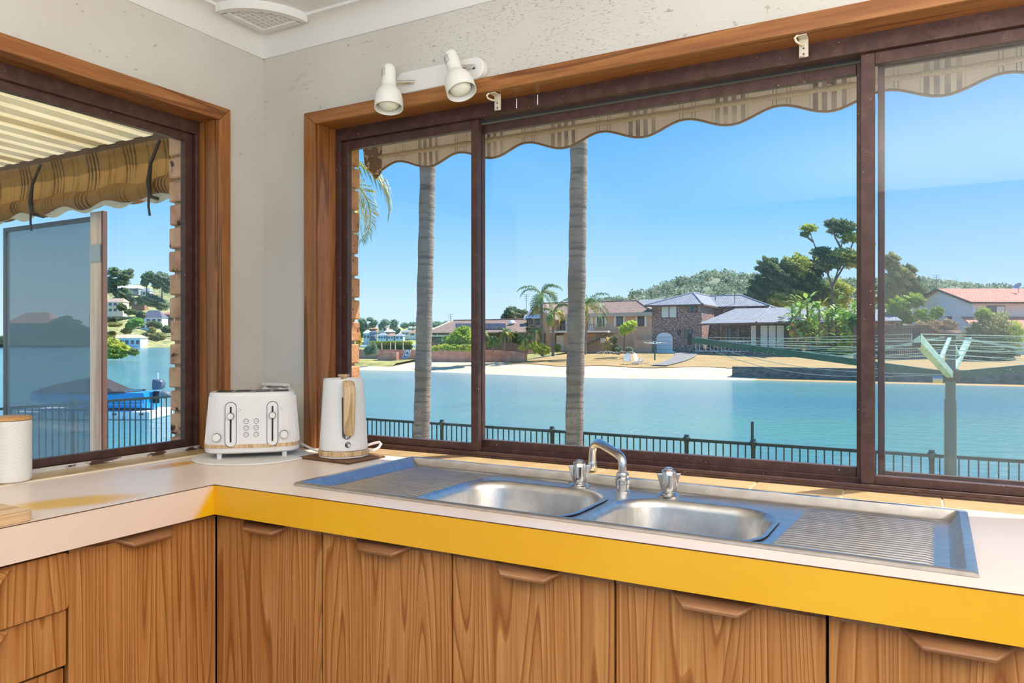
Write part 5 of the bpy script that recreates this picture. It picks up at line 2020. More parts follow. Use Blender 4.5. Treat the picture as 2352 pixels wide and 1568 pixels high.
# --- roof of a house behind B
hE = thing('rear_grey_house', 'grey tiled roof of a house behind the tan brick house', 'house', ony(1475, 760, 108))
p0_, p1_ = ony(1425, 712, 104), ony(1535, 712, 104)
r0, r1 = ony(1470, 688, 110), ony(1545, 687, 110)
r1.z = r0.z
p1_.z = p0_.z
roofpoly(hE, [[p0_, p1_, r1, r0], [p0_, r0, Vector((p0_.x, 116, p0_.z))]], m_rooft)
MB().box((p0_.x + .6, 105, -.3), (p1_.x, 114, p0_.z)).build('wall', m_bkl, hE)

# --- house D : red roof, long side parallel to the picture
KD = at(2235, 784, 84)


def fD(p):
    return KD + RV * p[0] + FV * p[1] + Vector((0, 0, p[2] - KD.z))


hD = thing('red_roof_house', 'pale weatherboard house with a red tiled gable roof at the right', 'house', fD((6, 4, -.2)))
m_board = M('pale weatherboard', (232, 238, 246), .7)
m_pinkb = M('pink render', (250, 228, 216), .8)
zeD, zrD, sp2 = 5.85, 7.75, 12.8
gw = MB(fD)
gw.add([(0, 0, -.5), (0, sp2, -.5), (0, sp2, zeD), (0, sp2 / 2, zrD), (0, 0, zeD), (.3, 0, -.5), (.3, sp2, -.5), (.3, sp2, zeD), (.3, sp2 / 2, zrD), (.3, 0, zeD)],
       [(0, 1, 2, 3, 4), (9, 8, 7, 6, 5), (0, 5, 6, 1), (4, 3, 8, 9), (3, 2, 7, 8), (0, 4, 9, 5), (1, 6, 7, 2)])
gwo = gw.build('gable_wall', m_board, hD)
bdm = None
for i in range(24):                       # weatherboards on the gable end
    z_ = 2.3 + .23 * i
    if z_ > zrD - .35:
        break
    half = sp2 / 2 if z_ + .2 < zeD - .1 else sp2 / 2 * max(zrD - .1 - z_ - .2, 0) / (zrD - zeD)
    MB(fD).box((-.035, sp2 / 2 - half + .1, z_), (0, sp2 / 2 + half - .1, z_ + .2)).build('weatherboard', m_board, gwo)
MB(fD).box((0.3, .02, -.5), (18, sp2, zeD)).build('wall', m_pinkb, hD)
rp = lambda *q: [fD(p) for p in q]
roofpoly(hD, [rp((-.5, -.5, zeD - .12), (18.5, -.5, zeD - .12), (14.5, sp2 / 2, zrD), (-.5, sp2 / 2, zrD)), rp((-.5, sp2 / 2, zrD), (14.5, sp2 / 2, zrD), (18.5, sp2 + .5, zeD - .12), (-.5, sp2 + .5, zeD - .12)), rp((18.5, -.5, zeD - .12), (18.5, sp2 + .5, zeD - .12), (14.5, sp2 / 2, zrD))], m_roofr)
MB(fD).bar((-.55, -.5, zeD - .2), (-.55, sp2 / 2, zrD - .08), .1, .26).build('barge_board', m_fdark, hD)
MB(fD).bar((-.55, sp2 / 2, zrD - .08), (-.55, sp2 + .5, zeD - .2), .1, .26).build('barge_board', m_fdark, hD)
MB(fD).bar((-.5, -.55, zeD - .2), (18.5, -.55, zeD - .2), .12, .2).build('gutter', m_fdark, hD)
roofpoly(hD, [rp((-2.4, -4.5, 2.6), (18, -4.5, 2.6), (18, 0, 4.1), (-1.4, 0, 4.1))], m_roofr, 'lower_roof')
MB(fD).box((-2, -4, -.5), (18, 0, 2.55)).build('lower_wall', m_pinkb, hD)
for u0, u1 in ((1.6, 3.6), (6.2, 8.2)):
    wo_ = MB(fD).box((u0, -.06, 4.35), (u1, .05, 5.35)).build('window', m_fdark, hD)
    MB(fD).box((u0 + .08, -.1, 4.43), (u0 + (u1 - u0) / 2 - .04, -.05, 5.27)).build('pane', m_glassd, wo_)
    MB(fD).box((u0 + (u1 - u0) / 2 + .04, -.1, 4.43), (u1 - .08, -.05, 5.27)).build('pane', m_curt, wo_)
wo_ = MB(fD).box((-.08, 4.0, 3.2), (0, 5.2, 4.3)).build('window', m_fdark, hD)
MB(fD).box((-.1, 4.1, 3.3), (-.07, 5.1, 4.2)).build('pane', m_glassd, wo_)
antenna(hD, 2151, 664, 632, 90)
ds = MB().tube([at(2339, 672, 88), at(2339, 660, 88)], .04, 6)
ds.lathe([(.02, 0), (.3, .08), (.5, .22), (.48, .22), (.28, .1), (.02, .03)], at(2339, 659, 88), 16, axis=(-.5, -.5, .6))
ds.build('satellite_dish', M('dish grey', (190, 192, 196), .5), hD)

# grey roof and dark fence between C and D
hF = thing('rear_blue_roof_house', 'small house with a pale grey roof behind the broad leaved plants', 'house', ony(2020, 760, 100))
p0_, p1_, r0, r1 = ony(1880, 738, 98), ony(2072, 738, 98), ony(1900, 712, 104), ony(2035, 715, 104)
p1_.z = p0_.z
r1.z = r0.z
roofpoly(hF, [[p0_, p1_, r1, r0], [p1_, Vector((p1_.x, 110, p1_.z)), r1]], m_rooft)
MB().box((p0_.x, 98.6, -.3), (p1_.x - .6, 108, p0_.z - .05)).build('wall', m_bkd, hF)
fn = thing('timber_fence', 'dark timber fence between the broad leaved plants and the red roofed house', 'fence', ony(2070, 800, 79))
a, b_ = ony(1960, 748, 79), ony(2140, 830, 79)
n = 40
fb = None
for i in range(n):
    x_ = a.x + (b_.x - a.x) * i / n
    if fb is None:
        fb = MB().box((x_, 79, -.6), (x_ + (b_.x - a.x) / n - .02, 79.05, a.z)).build('paling', m_shade, fn)
    else:
        dup(fb, fn, ((b_.x - a.x) * i / n, 0, 0))
MB().box((a.x, 79.05, a.z - .5), (b_.x, 79.12, a.z - .35)).build('rail', m_shade, fn)

# ================================================================== TREES AND GARDEN PLANTS
plant('garden_tree', 'grey green round tree behind the low house, left of the tall palm', 'tree', 105, [(1180, 722, 26, 15), (1165, 728, 16, 12), (1200, 722, 14, 12), (1176, 712, 15, 9)], 1500, .42, L_grey, base=(1180, 760))
plant('shade_tree', 'broad dark green tree rising behind the grey tiled roof', 'tree', 108,
      [(1790, 640, 45, 45), (1745, 665, 30, 35), (1830, 615, 42, 35), (1765, 615, 30, 28), (1860, 660, 45, 50), (1800, 690, 60, 30), (1722, 690, 22, 22), (1880, 610, 28, 26), (1920, 680, 40, 40)], 9000, .5, None, base=(1810, 760), stems=[[(1810, 770), (1808, 700), (1800, 640)]], mats=[L_gum, leafmat('deep olive leaves', (86, 104, 62), (66, 84, 50)), L_gumy], r=.4)
plant('gum_tree', 'tall airy gum tree with bare branches and high leaf clusters at the second window bar', 'tree', 100,
      [(1935, 522, 36, 18), (1955, 545, 30, 14), (1910, 512, 18, 11), (1858, 524, 22, 11), (1850, 538, 12, 7), (1925, 585, 50, 16), (1885, 578, 24, 13), (1965, 600, 34, 20), (1905, 605, 40, 16), (1990, 560, 18, 14)], 4200, .42, None,
      base=(1915, 700), stems=[[(1912, 720), (1912, 660), (1925, 620), (1932, 570), (1938, 525)], [(1912, 660), (1900, 625), (1880, 585), (1868, 555), (1858, 528)], [(1925, 620), (1948, 585), (1962, 550), (1968, 530)], [(1912, 655), (1945, 600), (1985, 560)], [(1932, 570), (1918, 545), (1910, 518)], [(1938, 560), (1952, 535), (1958, 520)], [(1900, 625), (1915, 600), (1920, 585)], [(1868, 555), (1848, 540), (1842, 530)], [(1985, 560), (1998, 545), (2004, 530)]], mats=[L_gum, L_gumy], r=.16, shell=.3)
plant('gum_tree', 'olive gum tree just right of the second window bar, behind the lime bush', 'tree', 108, [(2062, 640, 34, 40), (2095, 665, 32, 38), (2045, 600, 22, 22), (2088, 622, 18, 18), (2040, 680, 30, 30), (2118, 690, 18, 22)], 4200, .45, None, base=(2070, 760), stems=[[(2070, 760), (2066, 690), (2060, 620)]], mats=[L_olive, L_gum], r=.3)
plant('lime_shrub', 'bright lime green bush in front of the olive gum tree', 'shrub', 92, [(2065, 705, 28, 26), (2100, 690, 26, 20), (2050, 725, 20, 20), (2085, 730, 20, 16)], 2400, .34, L_lime)
plant('garden_shrub', 'glossy green shrub before the pale weatherboard gable', 'shrub', 82, [(2115, 722, 18, 16), (2152, 718, 16, 15), (2130, 735, 26, 14)], 1500, .28, leafmat('gloss shrub', (128, 150, 58), (90, 116, 46)))
plant('bare_shrub', 'twiggy brown shrub behind the clothes hoist', 'shrub', 72, [(2130, 760, 40, 26), (2095, 780, 26, 24), (2170, 752, 30, 20), (2140, 790, 40, 16)], 3600, .2, None, mats=[L_dry, L_olive], asp=3)
plant('olive_shrub', 'large pale olive shrub at the right edge behind the clothes hoist', 'shrub', 70, [(2280, 745, 46, 36), (2315, 775, 40, 40), (2245, 770, 34, 30), (2290, 800, 50, 26), (2260, 720, 20, 16)], 5200, .24, None, mats=[L_olive, L_lime, L_olive])
plant('dark_shrub', 'dark green low shrub under the olive shrub beside the lawn', 'shrub', 67, [(2250, 810, 50, 22), (2200, 800, 24, 20), (2300, 812, 36, 18)], 2000, .26, L_dark)

# giant bird-of-paradise clump
st = thing('strelitzia_clump', 'large clump of broad paddle leaved plants beside the verandah', 'plant', at(1890, 826, 82))
random.seed(9)
m_pad = leafmat('paddle leaf', (150, 172, 84), (104, 136, 60), .4, .3)
m_pad2 = leafmat('deep paddle leaf', (104, 140, 60), (76, 112, 46), .4, .25)
m_padd = leafmat('dead paddle leaf', (186, 150, 100), (140, 108, 70), .8, .1)
m_stalk = M('fibrous stalk', (150, 122, 88), .9)
for k in range(15):
    px_ = 1818 + k * 11.3 + random.uniform(-4, 4)
    d_ = 82 + random.uniform(-2, 2)
    ht = random.uniform(690, 735)
    b0, t0_ = at(px_ + random.uniform(-6, 6), 826, d_), at(px_, ht, d_)
    MB().tube([b0, b0.lerp(t0_, .5) + Vector((.1, 0, 0)), t0_], [.15, .12, .09], 8).build('stalk', m_stalk, st, smooth=60)
    for j in range(40):
        a = random.uniform(0, 6.28)
        f = random.uniform(.15, 1.0)
        o_ = b0.lerp(t0_, f)
        e = random.uniform(-.3, 1.35)
        dr_ = Vector((math.cos(a) * math.cos(e), math.sin(a) * math.cos(e), math.sin(e)))
        L_ = random.uniform(1.1, 1.9)
        pet = o_ + dr_ * L_ * .45
        sdv = dr_.cross(Vector((0, 0, 1))).normalized() * .26
        m = MB()
        m.flip = False
        m.tube([o_, pet], .03, 5)
        dn = Vector((0, 0, -1))
        rows = [(0, .35), (.25, 1), (.55, .95), (.8, .6), (1, .05)]
        v_, f_ = [], []
        for t_, wv_ in rows:
            c_ = pet + dr_ * (L_ * .62 * t_) + dn * (.35 * t_ * t_)
            v_ += [c_ - sdv * wv_ + Vector((0, 0, .05)), c_, c_ + sdv * wv_ + Vector((0, 0, .05))]
        for r_ in range(4):
            f_ += [(3 * r_, 3 * r_ + 1, 3 * r_ + 4, 3 * r_ + 3), (3 * r_ + 1, 3 * r_ + 2, 3 * r_ + 5, 3 * r_ + 4)]
        m.add(v_, f_)
        m.build('leaf', random.choice([m_pad, m_pad, m_pad2, m_padd if f < .6 else m_pad]), st)
plant('broadleaf_shrub', 'glossy broad leaved shrub at the right foot of the paddle leaved plants', 'shrub', 79, [(1955, 785, 26, 34), (1965, 745, 18, 26), (1935, 810, 30, 18), (1905, 815, 26, 14)], 1700, .42, None, mats=[L_lime, leafmat('glossy broadleaf', (90, 130, 56), (64, 100, 44))])
plant('undergrowth', 'dark undergrowth along the foot of the paddle leaved plants', 'shrub', 80, [(1850, 815, 30, 12), (1890, 812, 40, 16), (1930, 818, 30, 12)], 1300, .3, L_dark)

# far palms
def fpalm(lab, px_, ybase, ytop, d_, L_, seed, grp, nf=13, yellow=.1, dead=0, r=.13, lean=0, lw=.6, nl=22, wd=.09, elev=(-.2, 1.3), droop=(1.5, 2.3), shaft=True):
    b0, t0_ = at(px_, ybase, d_), at(px_ + lean, ytop, d_)
    return palm(lab, b0, t0_, r, r * .85, nf, L_, grp, seed, droop, yellow, dead, lw, nl, wd, elev, shaft=shaft, ring=.5)
G = 'palms on the far shore'
fpalm('tallest far palm with green arching fronds, left of the middle trunk', 1246, 818, 684, 83, 2.9, 21, G, 12, .05, 3, .2, -3, lw=.85)
fpalm('shorter far palm with yellowing fronds just right of the tallest far palm', 1270, 818, 725, 83, 2.2, 22, G, 12, .5, 2, .16, 1, lw=.7)
fpalm('far palm with golden lower fronds right of the middle trunk', 1343, 814, 712, 83, 3.2, 23, G, 15, .55, 2, .2, 3, lw=.9)
for i, (px_, yb, yt, L_, lab, yl) in enumerate([
        (1159, 807, 770, 1.5, 'small golden palm behind the railing below the solar panels', .6),
        (1206, 803, 782, 1.2, 'very small palm left of the tall far palm, behind the railing', .5),
        (1228, 800, 765, 1.3, 'small green palm under the gable wing of the tan house', .1),
        (1018, 806, 785, 1.4, 'small palm at the right of the first palm trunk', .2),
        (1102, 806, 770, 1.5, 'small palm right behind the first window bar', .5),
        (1132, 808, 785, 1.2, 'low bushy palm below the solar panels', .3)]):
    fpalm(lab, px_, yb, yt, 82, L_, 40 + i, 'small garden palms', 11, yl, 0, .09, 0, lw=.45, nl=16, wd=.08, elev=(-.3, 1.3))
plant('golden_cane_clump', 'big golden green cane palm clump left of the first window bar', 'plant', 81, [(1060, 775, 22, 20), (1045, 785, 20, 16), (1078, 788, 18, 16), (1066, 762, 14, 12)], 1600, .4, L_lime, asp=4)
plant('garden_shrub', 'green mixed shrubs on top of the salmon wall', 'shrub', 80, [(1030, 797, 26, 9), (1060, 798, 26, 9), (1000, 800, 12, 7), (1085, 797, 14, 9)], 1500, .25, leafmat('wall shrubs', (170, 172, 66), (110, 128, 52)))
plant('garden_shrub', 'dark shrub beside the low house below the balcony', 'shrub', 84, [(1188, 775, 14, 13), (1198, 782, 12, 10)], 700, .28, L_dark)
plant('garden_shrub', 'rounded yellow green shrub at the foot of the tallest far palm', 'shrub', 81, [(1240, 800, 15, 13), (1252, 804, 14, 10), (1228, 797, 8, 15)], 1300, .24, leafmat('yellow shrub', (176, 176, 66), (98, 118, 46)))
plant('ball_shrub', 'small clipped ball shrub beside the cream garage door', 'shrub', 82, [(1281, 799, 8.5, 9)], 600, .16, leafmat('ball shrub', (140, 146, 60), (96, 110, 44)), shell=.8)
plant('garden_shrub', 'low shrub behind the railing at the wall end', 'shrub', 81, [(1218, 796, 9, 8), (1200, 799, 9, 6)], 500, .22, L_lime)
plant('small_tree', 'small round light green tree before the tan brick house', 'tree', 84, [(1442, 752, 17, 14), (1452, 744, 12, 9), (1432, 758, 11, 14)], 1300, .24, leafmat('light tree', (186, 194, 92), (140, 156, 66)), base=(1434, 812), stems=[[(1434, 812), (1434, 775), (1440, 755)]], r=.14)
plant('garden_shrub', 'pinkish green shrub beside the stairs of the tan house', 'shrub', 83, [(1400, 790, 13, 18), (1410, 780, 10, 10), (1392, 798, 10, 12), (1412, 800, 12, 8)], 1300, .22, None, mats=[leafmat('pink shrub', (176, 160, 108), (140, 132, 84)), L_gum])
plant('garden_shrub', 'blue grey shrub in the rock garden before the tan house', 'shrub', 82, [(1422, 802, 8, 7), (1445, 803, 9, 7)], 600, .22, L_grey)
random.seed(12)
for i in range(14):
    px_ = 1374 + i * 5.9
    c_ = at(px_, 811 + random.uniform(-1.5, 1.5), 80 + random.uniform(-.6, .6))
    m = MB()
    sx, sy, sz = random.uniform(.16, .3), random.uniform(.16, .3), random.uniform(.12, .22)
    for ring_ in [0]:
        m.lathe([(.05, -.6), (.8, -.4), (1.0, .1), (.7, .7), (.2, 1.0)], (0, 0, 0), 7, mod=lambda th, r, h, s_=random.random() * 6: r * (1 + .2 * math.sin(3 * th + s_)))
    m.v = [(c_.x + p[0] * sx, c_.y + p[1] * sy, c_.z + p[2] * sz) for p in m.v]
    tag(m.build('garden_rock', M('rock', (150, 146, 138), .9, layers=[(4, (1, 1, 1), (100, 96, 90), .4, .62)]) if i == 0 else bpy.data.materials['rock'], smooth=30), 'grey rock in the border of the rock garden before the tan house', 'rock', 'border rocks of the rock garden')

# railing above the salmon wall
rf = thing('pool_fence', 'dark railing with fine bars along the top of the salmon wall', 'fence', ony(1110, 806, 73))
a, b_ = ony(984, 787, 73), ony(1236, 787, 73)
zb_ = a.z - 1.25
MB().box((a.x, 73, a.z - .06), (b_.x, 73.05, a.z)).build('top_rail', m_bronze, rf)
MB().box((a.x, 73, zb_), (b_.x, 73.05, zb_ + .05)).build('bottom_rail', m_bronze, rf)
x_ = a.x
first = None
n_ = int((b_.x - a.x) / .16)
first = MB().box((a.x, 73.01, zb_), (a.x + .035, 73.04, a.z - .02)).build('bar', m_bronze, rf)
for i in range(1, n_):
    dup(first, rf, (.16 * i, 0, 0))

# chairs and far clothes line on the beach
def adirondack(label, px_, d_, yaw_):
    c0 = at(px_, 784, d_)
    c0.z = ground_z(c0.x, c0.y) + (.0)
    cs_, sn_ = math.cos(yaw_), math.sin(yaw_)
    f = lambda p: Vector((c0.x + p[0] * cs_ - p[1] * sn_, c0.y + p[0] * sn_ + p[1] * cs_, c0.z + p[2]))
    t = thing('beach_chair', label, 'chair', c0, 'white slatted chairs on the beach')
    for i in range(5):
        MB(f).add([(-.3 + i * .125, .25, .32), (-.3 + i * .125 + .1, .25, .32), (-.3 + i * .125 + .1, .55, 1.05 + .06 * (2 - abs(i - 2))), (-.3 + i * .125, .55, 1.05 + .06 * (2 - abs(i - 2))),
                   (-.3 + i * .125, .28, .32), (-.3 + i * .125 + .1, .28, .32), (-.3 + i * .125 + .1, .58, 1.05 + .06 * (2 - abs(i - 2))), (-.3 + i * .125, .58, 1.05 + .06 * (2 - abs(i - 2)))],
                  [(0, 1, 2, 3), (7, 6, 5, 4), (0, 4, 5, 1), (1, 5, 6, 2), (2, 6, 7, 3), (3, 7, 4, 0)]).build('back_slat', m_fwhite, t)
    for i in range(5):
        MB(f).box((-.3, -.28 + i * .115, .42 - i * .025), (.32, -.18 + i * .115, .45 - i * .025)).build('seat_slat', m_fwhite, t)
    for sx in (-.38, .30):
        MB(f).box((sx, -.35, .58), (sx + .12, .38, .61)).build('armrest', m_fwhite, t)
        MB(f).box((sx + .03, -.3, 0), (sx + .08, -.2, .58)).build('leg', m_fwhite, t)
        MB(f).bar((sx + .05, -.28, .4), (sx + .05, .6, .06), .05, .12).build('leg', m_fwhite, t)


adirondack('white slatted beach chair facing the water, left of the pair', 1441, 73, .3)
adirondack('white slatted beach chair turned sideways, right of the pair', 1468, 73, 1.25)
fh = thing('far_clothes_hoist', 'small green rotary clothes line on the far lawn before the garage door', 'clothesline', at(1504, 826, 74))
MB().tube([at(1504, 827, 74), at(1504, 783, 74)], .07, 8).build('post', m_hgreen, fh)
for dx, dy in ((-25, 4), (25, 3), (-12, 6), (14, 7)):
    MB().bar(at(1504, 789, 74), at(1504 + dx, 786, 74 + dy - 5), .07, .07).build('arm', M('pale arm', (220, 224, 210), .5), fh)
    MB().bar(at(1504, 783, 74), at(1504 + dx * .4, 788, 74), .04, .04).build('stay', m_fwhite, fh)

# ================================================================== WOODED HILL BEHIND
prof = [(1250, 745), (1390, 696), (1450, 687), (1500, 673), (1550, 656), (1600, 640), (1640, 633), (1700, 641), (1740, 643), (1850, 652), (2000, 648), (2130, 652), (2230, 661), (2352, 674), (2600, 690)]
hl_ = MB()
hl_.flip = False
v_, f_ = [], []
dn_, df_ = 210.0, 360.0
rows = 14
xs = np.linspace(1250, 2600, 90)
for x_ in xs:
    yt = np.interp(x_, [p[0] for p in prof], [p[1] for p in prof]) + 5
    for j in range(rows + 1):
        t = j / rows
        d_ = dn_ + (df_ - dn_) * t
        top = at(x_, yt, df_)
        z_ = -1 + (top.z + 1) * math.sin(t * math.pi / 2)
        p = at(x_, 784, d_)
        v_.append((p.x, p.y, z_))
for i in range(len(xs) - 1):
    for j in range(rows):
        k = i * (rows + 1) + j
        f_.append((k, k + rows + 1, k + rows + 2, k + 1))
hl_.add(v_, f_)
hill = S(hl_.build('hill', M('hill ground', (126, 134, 108), .95), smooth=60), 'wooded hill behind the far houses')
cs = []
for i in range(1500):
    k = random.randrange(len(v_))
    p = Vector(v_[k]) + Vector((random.uniform(-3, 3), random.uniform(-6, 6), random.uniform(-.5, 1.6)))
    r_ = random.uniform(2.0, 3.6)
    cs.append((p, (r_, r_, r_ * .75)))
fo = thing('hill_forest', 'grey green forest covering the hill behind the far houses', 'forest', Vector(v_[0]))
fo['kind'] = 'stuff'
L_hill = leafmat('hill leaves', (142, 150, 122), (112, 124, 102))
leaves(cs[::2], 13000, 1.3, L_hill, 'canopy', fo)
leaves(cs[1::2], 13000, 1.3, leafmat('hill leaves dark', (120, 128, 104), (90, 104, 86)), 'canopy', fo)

# ================================================================== DISTANT SUBURB (seen past the hedge)
def slope_ground(label, x0_, x1_, y0_, d0_, y1_, d1_, mat, name='hillside'):
    m = MB()
    m.flip = False
    n = 12
    v_, f_ = [], []
    for i in range(n + 1):
        for j in range(n + 1):
            x_ = x0_ + (x1_ - x0_) * i / n
            t = j / n
            v_.append(at(x_, y0_ + (y1_ - y0_) * t, d0_ + (d1_ - d0_) * t) + Vector((0, 0, 1.2 * math.sin(i * 2.1 + j * 1.3) * (0 < j))))
    for i in range(n):
        for j in range(n):
            k = i * (n + 1) + j
            f_.append((k, k + n + 1, k + n + 2, k + 1))
    m.add(v_, f_)
    return S(m.build(name, mat, smooth=60), label)


slope_ground('pale green distant bank with the far suburb', 640, 1010, 791.5, 380, 752, 520, M('distant grass', (176, 180, 104), .95, layers=[(.05, (1, 1, 1), (150, 160, 96), .4, .6)]))


def tiny_house(label, px0, px1, yt, ym, yb, d_, roofmat, wallmat, nwin=3, group='distant suburb houses', hip=.3, storeys=1):
    """gabled house seen from afar: roof yt..ym, wall ym..yb (photo px)"""
    a, b_ = at(px0, yb, d_), at(px1, yb, d_)
    ux = (b_ - a).normalized()
    wd = (b_ - a).length
    dep = max(6.0, wd * .6)
    hm, ht = (yb - ym) * d_ / FPX, (ym - yt) * d_ / FPX
    f = lambda p: a + ux * p[0] + Vector((-ux.y, ux.x, 0)) * p[1] + Vector((0, 0, p[2]))
    t = thing('distant_house', label, 'house', (a + b_) / 2, group)
    MB(f).box((0, 0, -2.5), (wd, dep, hm)).build('wall', wallmat, t)
    o = .5
    P = [(-o, -o, hm), (wd + o, -o, hm), (wd + o, dep + o, hm), (-o, dep + o, hm), (wd * hip, dep / 2, hm + ht), (wd * (1 - hip), dep / 2, hm + ht)]
    m = MB(f)
    m.add(P, [(0, 1, 5, 4), (1, 2, 5), (2, 3, 4, 5), (3, 0, 4), (3, 2, 1, 0)])
    m.build('roof', roofmat, t)
    for s_ in range(storeys):
        z0_ = hm * (s_ + .3) / storeys
        z1_ = hm * (s_ + .75) / storeys
        for i in range(nwin):
            u0 = wd * (i + .2) / nwin
            wo_ = MB(f).box((u0, -.1, z0_), (u0 + wd / nwin * .6, .1, z1_)).build('window', m_glassd, t)
        if storeys > 1 and s_:
            MB(f).box((0, -1.4, z0_ - .6), (wd, 0, z0_ - .4)).build('balcony_slab', m_fwhite, t)
            MB(f).box((0, -1.4, z0_ + .3), (wd, -1.3, z0_ + .45)).build('balcony_rail', m_fwhite, t)
    return t


m_tr = M('distant terracotta', (176, 132, 112), .8)
m_tg = M('distant grey roof', (150, 156, 164), .7)
m_tw = M('distant white', (232, 234, 236), .7)
m_tb = M('distant blue', (92, 116, 140), .7)
m_tk = M('distant brick', (168, 128, 108), .8)
tiny_house('distant white house with a pale green gable at the brick pier', 835, 849, 757, 765, 781, 385, M('pale green roof', (186, 206, 190), .7), m_tw, 2)
tiny_house('distant dark blue grey house next to the pale green gable', 850, 861, 760, 763, 779, 384, m_tb, m_tb, 2, storeys=2)
tiny_house('distant white bungalow with grey roof above the hedge', 868, 887, 764, 770, 780, 383, m_tg, m_tw, 3)
tiny_house('distant cottage with a small terracotta gable above the hedge', 890, 904, 765, 771, 780, 383, m_tr, m_tw, 2)
tiny_house('distant white house with a grey gable at the right end of the hedge', 908, 926, 765, 771, 780, 383, m_tg, m_tw, 2)
tiny_house('distant house with a bright white roof higher up the bank', 884, 904, 756, 762, 769, 430, m_tw, m_tg, 3)
tiny_house('distant brick house with a brown roof under the tall gum', 836, 863, 748, 755, 765, 450, m_tr, m_tk, 3)
tiny_house('distant pale blue house between the trees on the skyline', 869, 888, 744, 750, 762, 470, m_tg, m_tw, 2)
tiny_house('distant terracotta roofed house on the skyline', 893, 917, 748, 755, 762, 465, m_tr, m_tw, 2)
tiny_house('distant white skyline house left of the first palm trunk', 936, 962, 748, 752, 764, 455, m_tw, m_tw, 3)
tiny_house('distant grey house below the white skyline house', 922, 946, 757, 762, 770, 430, m_tg, m_tw, 3)
tiny_house('distant pink roofed house at the edge of the first palm trunk', 940, 968, 757, 764, 772, 420, m_tr, m_tw, 2)
GT = 'trees of the distant suburb'
for lab, bl_, n_ in (('distant tree at the brick pier, tallest dark crown on the left', [(832, 742, 12, 14), (838, 752, 10, 10)], 700),
                     ('distant bushy tree at the brick pier below the dark crown', [(829, 765, 9, 14)], 500),
                     ('distant umbrella shaped gum above the brown roof', [(850, 733, 9, 5), (860, 741, 9, 8), (854, 747, 10, 6)], 700),
                     ('distant round gum in the middle of the skyline', [(885, 741, 12, 9), (877, 748, 9, 7)], 800),
                     ('distant round gum, right one of the skyline pair', [(906, 741, 10, 8), (904, 750, 10, 7)], 800),
                     ('distant dark tree between the white roofs', [(911, 760, 9, 8)], 500),
                     ('distant low trees left of the first palm trunk', [(930, 747, 12, 7), (948, 745, 12, 6), (962, 748, 8, 6)], 800),
                     ('distant grey green tree above the hedge end', [(938, 774, 10, 8), (946, 778, 8, 6)], 600),
                     ('distant wooded ridge left of the solar panelled roof', [(1000, 745, 22, 9), (1030, 744, 20, 7), (975, 752, 14, 8)], 1200)):
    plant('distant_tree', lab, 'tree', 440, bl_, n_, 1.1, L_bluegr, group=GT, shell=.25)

# ================================================================== LEFT WINDOW VIEW: HILLSIDE, BOAT
m_hs = M('distant hillside', (172, 172, 108), .95, layers=[(.06, (1, 1, 1), (128, 136, 88), .42, .58), (.2, (1, 1, 1), (206, 190, 136), .5, .7)])
slope_ground('distant hillside with houses across the water, seen through the left window', 205, 470, 797.5, 400, 655, 640, m_hs)
GH = 'hillside houses across the water'
tiny_house('hillside boat house with a peach roof and white posts at the water', 262, 322, 768, 776, 796, 398, M('peach roof', (222, 190, 160), .7), m_tw, 5, GH, .12)
tiny_house('hillside white house with dark roof and two balcony levels', 322, 372, 712, 729, 757, 470, M('slate roof', (104, 110, 124), .6), m_tw, 4, GH, .25, storeys=2)
tiny_house('hillside pale house with long balconies beside the timber post', 236, 282, 684, 693, 718, 500, M('buff roof', (190, 170, 148), .7), m_cream, 4, GH, .1, storeys=2)
tiny_house('hillside long white roof on the crest', 262, 318, 654, 662, 670, 585, m_tw, m_tg, 4, GH, .05)
tiny_house('hillside grey roofed house below the crest', 302, 332, 692, 697, 706, 540, m_tg, m_tk, 3, GH, .2)
tiny_house('hillside white house at the crest among the gums', 318, 344, 660, 668, 680, 590, m_tg, m_tw, 3, GH, .2)
tiny_house('hillside house half hidden at the weathered bricks', 372, 400, 716, 722, 740, 480, m_tr, m_tk, 2, GH, .2)
GHt = 'hillside trees across the water'
L_far = leafmat('hillside gum leaves', (128, 142, 108), (98, 114, 88))
